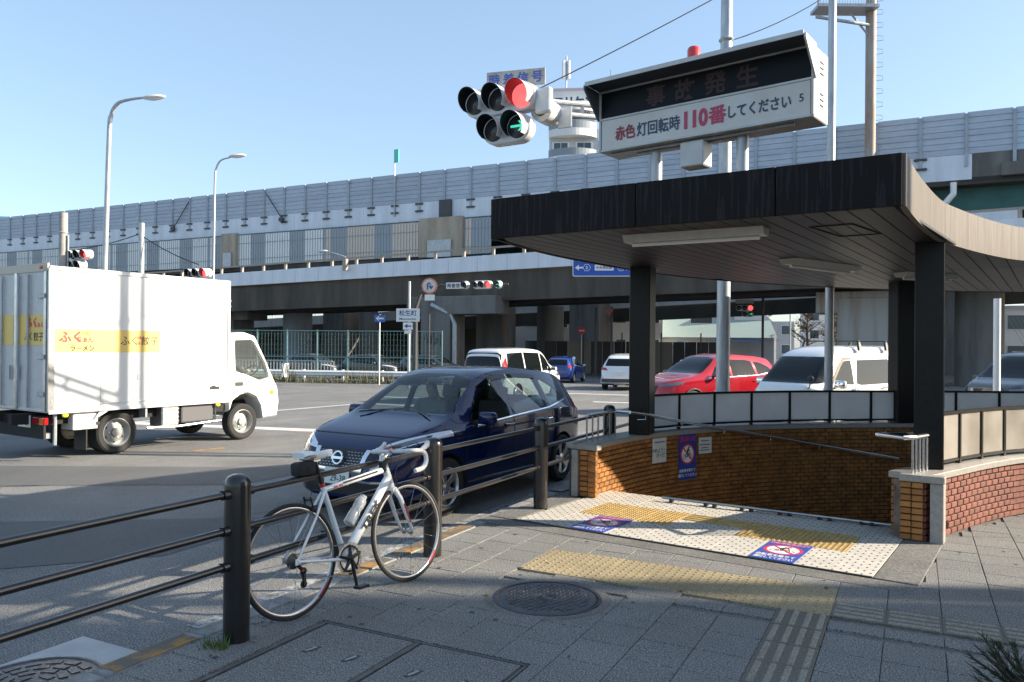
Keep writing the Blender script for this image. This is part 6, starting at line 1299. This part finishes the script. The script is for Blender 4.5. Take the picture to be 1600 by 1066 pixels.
# hoarding and wall right of the minivan
hd_=thing('hoarding','dark board hoarding with a few pale boards under the viaduct','fence',M=frame((2.6,62,road_z(62)),(1,-.12,0))); hbm=mat('hoarding_brown',(.05,.042,.038),.8,rnd_obj=.3); hbt=mat('hoarding_tan',(.24,.20,.16),.8,rnd_obj=.2)
for k in range(15): MB().box((k*.9+.45,0,1.25),(.86,.05,2.5)).build('board',hbt if k in (2,3,9,10) else hbm,hd_)
for k in range(5): MB().cyl((k*3,-.15,0),(k*3,-.15,3.2),.05,n=8).build('post',dgrey,hd_)
for (lab,x,y,h) in (('left thin dark pole in front of the hoarding',5.95,56,4.9),('right thin dark pole with a faded sign in front of the hoarding',6.95,55,4.9)):
    t=thing('thin_pole',lab,'pole',(x,y,road_z(y)),group='thin poles by the hoarding'); MB().cyl((0,0,0),(0,0,h),.09,n=10).build('pole',dgrey,t,smooth=True)
    if x>6.5: MB().prism([(-.35,.3),(.35,.3),(0,-.3)],-.02,.02,0,T(-.2,-.1,h-.4)@RX(PI/2)).build('faded_sign',mat('faded_red',(.35,.13,.13),.7),t)
t=thing('no_entry_sign','small round red no entry sign beside the hoarding','sign',(5.3,60,road_z(60))); MB().cyl((0,0,0),(0,0,3.6),.03,n=8).build('post',white_p,t); MB().lathe([(.3,0),(.3,.02)],20,0,T(0,-.04,3.3)@RX(PI/2)).build('disc',redp,t); MB().box((0,-.068,3.3),(.4,.01,.1)).build('bar',whp,t)
# buildings
def facade(name,lab,x,y,w,d,h,rz,wall,floors,cols,wcol,roof=None,base=None,groupn=None):
    z=road_z(y) if base is None else base; t=thing(name,lab,'building',(x,y,z),rz); MB().box((0,d/2,h/2),(w,d,h)).build('wall',wall,t)
    for f in range(floors):
        for c in range(cols):
            cx=-w/2+(c+.5)*w/cols; cz=h*(f+.55)/floors; ww=w/cols*.55; wh=h/floors*.45
            q=MB().box((cx,-.03,cz),(ww+.16,.08,wh+.16)).build('window',whp,t); MB().box((cx,-.075,cz),(ww,.03,wh)).build('pane',wcol,q)
    if roof: MB().box((0,d/2,h+.15),(w+.5,d+.5,.3)).build('roof',roof,t)
    return t
pane=mat('window_pane',(.06,.09,.11),.08); cream=mat('wall_cream',(.62,.60,.56),.8,var=.06,scale=.3); gwall=mat('wall_grey',(.42,.43,.45),.8,var=.06,scale=.3); wwall=mat('wall_white',(.72,.71,.69),.8,var=.04,scale=.3); slate=mat('roof_green',(.30,.38,.36),.7,var=.1)
facade('apartment_house','pale two storey building with blue windows above the dark hoarding',11.0,98,12,8,6.6,-.1,gwall,2,5,pane,wwall); facade('white_house','bright white wall seen between the two central piers',1.0,105,7,8,7,-.1,wwall,2,2,pane)
facade('small_office','cream building behind the left roof column',15.3,96,6,8,7.5,-.12,cream,2,3,pane,gwall)
t=thing('green_roofed_hall','low hall with pale green pitched roof behind the red car','building',(25.5,100,-.6),-.15); MB().box((0,4,1.7),(15,8,3.4)).build('wall',gwall,t); MB().add([(-7.8,-.6,3.3),(7.8,-.6,3.3),(6.9,4,7.6),(-6.9,4,7.6),(-7.8,8.6,3.3),(7.8,8.6,3.3)],[(0,1,2,3),(3,2,5,4)]).build('roof',slate,t); MB().box((3,-1,2.9),(6,1.2,.25)).build('awning',mat('awning_blue',(.12,.25,.5),.6),t); MB().box((-1.5,-.7,5.6),(2.6,.2,1.0)).build('solar_panel',dgrey,t)
t=thing('white_gable_house','white gabled building with blue lettering right of the green roof','building',(31.2,101,-.6),-.15); MB().prism([(-2.6,0),(2.6,0),(2.6,5.0),(-1.2,8.6),(-2.6,8.2)],0,8,0,Matrix(((1,0,0,0),(0,0,1,0),(0,1,0,0),(0,0,0,1)))).build('wall',wwall,t); MB().text('MOTEL',.7,FACE_S(0,-.02,3.6),0,.02,wid=2.2).build('lettering',mat('lettering_paleblue',(.3,.42,.7),.6),t) if False else MB().box((0,-.02,3.5),(2.2,.03,.8)).build('wall_lettering_band',mat('lettering_paleblue',(.45,.55,.75),.6),t)
facade('far_block','distant white block with red stripe right of the bare trees',46.5,118,4.5,6,8,-.2,wwall,3,2,pane); facade('far_low_block','distant grey low block behind the bare trees',40,135,16,8,6.5,-.2,gwall,2,6,pane)
facade('right_far_house','pale building beyond the chain link fence at the right',52,84,20,8,6.5,-.3,wwall,2,6,pane,gwall)
# tower with sign board above the expressway
tb=thing('round_balcony_tower','tall apartment tower with rounded balconies and a lettered roof sign','building',(9.3,122,-.6),-.08); tw=mat('tower_wall',(.48,.50,.52),.7,var=.05,scale=.2)
MB().box((0,4.5,17.8),(7.6,9,35.6)).build('wall',tw,tb)
for f in range(5):
    z=36.2-f*4.2; arc=[(-3.9+7.4*q/14,-1.9*math.sin(PI*q/14)**.7-.1) for q in range(15)]
    sl_=MB().prism(arc+[(3.5,.2),(-3.9,.2)],z-1.9,z-.75).build('balcony_slab',wwall,tb); b=MB()
    b.loft([[(x,y-.02,z-.75),(x,y+.03,z-.75),(x,y+.03,z+.35),(x,y-.02,z+.35)] for x,y in arc]); b.build('balcony_rail',mat('balcony_mesh',(.22,.26,.29),.5),sl_)
    if f==0: MB().prism(arc+[(3.5,.2),(-3.9,.2)],z+2.0,z+3.3).build('roof_canopy',wwall,tb)
    for x in (-2.0,1.6): q=MB().box((x,-.04,z+.6),(2.6,.12,2.1)).build('window',whp,tb); MB().box((x-.55,-.12,z+.6),(1.0,.05,1.8)).build('pane',pane,q); MB().box((x+.55,-.12,z+.6),(1.0,.05,1.8)).build('pane',pane,q)
MB().box((4.3,4,17),(1.6,7,34)).build('stair_wing',gwall,tb); MB().box((4.3,.42,34.2),(.9,.1,2.4)).build('stair_window',mat('blue_glazing',(.10,.30,.55),.2),tb)
rs=thing('roof_signboard','white roof signboard with large black lettering on the balcony tower','sign',M=T(9.2,121.6,37.1)@RZ(-.12)); MB().box((0,0,1.6),(6.6,.4,5.2)).build('board',wwall,rs)
MB().text('モリケン',1.7,FACE_S(.1,-.22,2.0),0,.05,wid=6.0).build('lettering',navyi,rs); MB().text('森建設株式会社',.6,FACE_S(.4,-.22,.1),0,.02,wid=4.4).build('lettering',ink,rs); MB().box((.4,-.215,-.55),(4.2,.01,.25)).build('phone_line',navyi,rs); MB().box((0,-.215,3.9),(6.2,.01,.4)).build('pink_line',mat('pale_pink',(.62,.45,.5),.6),rs)
for x in (-2.5,0,2.5): MB().box((x,.6,-.6),(.2,.9,3)).build('support',galv,rs)
an=thing('roof_antenna','cluster of cellular antennas above the roof signboard','antenna',(8.1,122.5,40.2)); MB().cyl((0,0,0),(0,0,6.4),.13,n=8).build('mast',galv,an); 
for x in (-.45,.35): MB().cyl((x,-.1,2.8),(x,-.1,5.6),.24,n=10).build('antenna_panel',whp,an)
an=thing('tv_aerial','thin television aerial on the tower roof behind the message sign','antenna',(15.2,124,40)); MB().cyl((0,0,0),(0,0,5),.05,n=6).box((0,0,3.6),(1.6,.04,.04)).box((0,0,3.0),(1.2,.04,.04)).build('aerial',dgrey,an)
t=facade('far_left_building','far pale blue roofed building at the left edge',-140,210,14,10,35,.3,wwall,4,3,pane,mat('roof_blue',(.12,.35,.55),.5))
dw=mat('shade_backdrop_dark',(.085,.085,.085),.9,var=.25,scale=.5,stretch=(1,1,.3))  # dark backdrop added to imitate the shade under the viaduct
rw_=thing('shade_backdrop','long dark wall added to darken the view under the viaduct at the left','wall',M=frame((-62,118,-.6),(.96,-.28,0)))
for k in range(18): MB().box((k*3.4+1.7,0,2.6),(3.36,.4,5.2)).build('wall_panel',dw,rw_)
MB().box((30.6,-.05,5.3),(61.2,.6,.25)).build('wall_coping',conc_v,rw_)
# bare trees and far poles
bark=mat('bark',(.10,.075,.055),.9,var=.2); twig=mat('winter_twigs',(.15,.115,.09),.95,var=.25,scale=2); leafm=mat('olive_leaves',(.17,.14,.06),.9,var=.3,scale=3)
def bare_tree(x,y,h,lab,seed,leaf=0):
    r=random.Random(seed); t=thing('bare_tree',lab,'tree',(x,y,road_z(y)),group='bare trees beyond the viaduct'); tr=MB(); cr=MB()
    tr.tube([(0,0,0),(.05,0,h*.3),(0,.1,h*.55),(.1,0,h*.9)],[.22,.17,.11,.03],8)
    for k in range(26):
        z=h*r.uniform(.25,.85); a=r.uniform(0,2*PI); l=h*r.uniform(.2,.42)*(1.1-z/h); p=Vector((0,0,z)); q=p+Vector((math.cos(a)*l,math.sin(a)*l,l*r.uniform(.4,.9))); tr.tube([p,p.lerp(q,.5)+Vector((0,0,.1)),q],[.06,.04,.015],5)
        for j in range(22):
            s=p.lerp(q,r.uniform(.3,1)); e=s+Vector((r.uniform(-1,1),r.uniform(-1,1),r.uniform(-.1,1)))*h*.13; n=(e-s).cross(Vector((r.random(),r.random(),r.random()))).normalized()*.022; cr.add([s-n,s+n,e],[(0,1,2)])
            if leaf and r.random()<leaf:
                for g in range(3): c=s.lerp(e,r.random()); u=Vector((r.uniform(-1,1),r.uniform(-1,1),r.uniform(-1,1))).normalized()*.14; v=u.cross(Vector((r.random(),r.random(),1))).normalized()*.1; cr.add([c-u,c+v,c+u,c-v],[(0,1,2,3)],1)
    tr.build('trunk',bark,t,smooth=True); cr.build('crown',[twig,leafm],t)
for k,(x,y,h,lf,lab) in enumerate(((36,96,7.5,.1,'bare tree right of the white gable house'),(39.5,97,8.0,.1,'taller bare tree with grey brown twigs left of the autumn tree'),(42,94,6.0,.7,'small tree with olive autumn leaves behind the far fence'),(33.5,104,8,.0,'thin bare tree directly beside the gable'),(44.5,108,7,.05,'rightmost bare tree near the blue road sign'))): bare_tree(x,y,h,lab,k+11,lf)
for k,(x,y,h) in enumerate(((33.2,78,6.0),(34.5,80,5.6),(36.9,82,5.8),(39.4,80,5.2),(31.8,90,7))):
    t=thing('far_post',['far slim post left of the white van','second far slim post above the white van bonnet','third far slim post above the van roof','fourth far slim post before the blue sign','far slim post by the gable'][k],'pole',(x,y,road_z(y)),group='far slim posts'); MB().cyl((0,0,0),(0,0,h),.09,n=8).build('post',galv,t)
t=thing('far_blue_sign','small distant blue road sign above the white van roof','sign',M=frame((38.2,80,4.9),(1,-.2,0))); MB().box((0,0,0),(2.4,.05,1.1)).build('board',mat('far_sign_blue',(.03,.2,.55),.5),t); MB().box((0,-.03,.15),(1.8,.01,.15)).box((0,-.03,-.2),(1.4,.01,.12)).build('lettering_band',whp,t); MB().cyl((1.1,.1,-5.5),(1.1,.1,.5),.08,n=8).build('post',galv,t)
cl=thing('chain_link_fence','tall chain link fence beyond the dark minivan at the right','fence',M=frame((22,32,road_z(32)),(.93,-.36,0))); cw=mat('chain_wire',(.2,.22,.23),.6,.3)
for k in range(9): MB().cyl((k*2,0,0),(k*2,0,3.4),.04,n=8).build('post',galv,cl)
b=MB()
for k in range(110): 
    for s in (-1,1): b.add([(k*.16,0,.1),(k*.16+.012,0,.1),(k*.16+.012+s*1.6,0,3.3),(k*.16+s*1.6,0,3.3)],[(0,1,2,3)])
b.build('mesh_wire',cw,cl,kind='stuff'); MB().box((8.8,0,3.35),(17.6,.05,.05)).build('rail',galv,cl)
# juniper twigs and a flower at the lower right
jn=mat('juniper_green',(.045,.06,.03),.9,var=.3,scale=20); sh=thing('juniper_shrub','dark juniper shrub with spiky twigs at the lower right corner','shrub',(2.40,3.55,0)); rr_=random.Random(9); fo=MB(); st=MB()
for k in range(16):
    a=rr_.uniform(1.4,3.6) if k<11 else rr_.uniform(0,2*PI); l=rr_.uniform(.15,.36); p0=Vector((rr_.uniform(-.05,.1),rr_.uniform(-.08,.08),.05)); e=p0+Vector((math.cos(a)*l,math.sin(a)*l*.6,rr_.uniform(.06,.22))); pts=[p0,p0.lerp(e,.5)+Vector((0,0,-.04)),e]; st.tube(pts,[.009,.006,.003],5)
    for j in range(90):
        t_=rr_.uniform(.15,1); c=p0.lerp(e,t_)+Vector((0,0,-.04*math.sin(PI*t_))); u=(e-p0).normalized()*rr_.uniform(.02,.05)+Vector((rr_.uniform(-1,1),rr_.uniform(-1,1),rr_.uniform(-.3,1)))*.028; n=u.cross(Vector((rr_.random(),rr_.random(),rr_.random()))).normalized()*.0035; fo.add([c-n,c+n,c+u],[(0,1,2)])
st.build('stem',bark,sh); fo.build('foliage',jn,sh)
fl=thing('pink_flower','single pink flower head at the right edge before the brick wall','flower',(4.55,6.75,0)); MB().tube([(.1,0,0),(.05,0,.3),(0,0,.45)],.006,5).build('stem',jn,fl); b=MB()
for k in range(8): a=k*PI/4; b.ball((.025*math.cos(a),.025*math.sin(a),.46),(.03,.03,.028),None,0,8,5)
b.build('petals',mat('petal_pink',(.6,.04,.2),.6),fl,smooth=True)
gt=thing('grass_tuft','small green weed tuft at the foot of the nearest fence post','weed',(-1.53,4.18,0)); b=MB()
for k in range(70): a=rr_.uniform(0,2*PI); l=rr_.uniform(.02,.07); c=Vector((rr_.uniform(-.09,.05),rr_.uniform(-.05,.04),0)); b.add([c+Vector((.004,0,0)),c-Vector((.004,0,0)),c+Vector((math.cos(a)*l*.6,math.sin(a)*l*.6,l))],[(0,1,2)])
b.build('blades',mat('weed_green',(.09,.13,.03),.8),gt)
# neighbouring building right of the view shades the pavement; pole added for shade band
facade('roadside_building','plain apartment building standing to the right of the pavement',33,-26,30,14,17,PI/2,gwall,5,6,pane,wwall,base=0).matrix_world=T(26,-11.6,0)@RZ(-PI/2)
up=thing('shade_band_pole','unseen pole added right of the pavement for its shade band','pole',(20,4.55,0)); MB().cyl((0,0,0),(0,0,12),.16,.13,n=14).build('pole',conc,up,smooth=True)
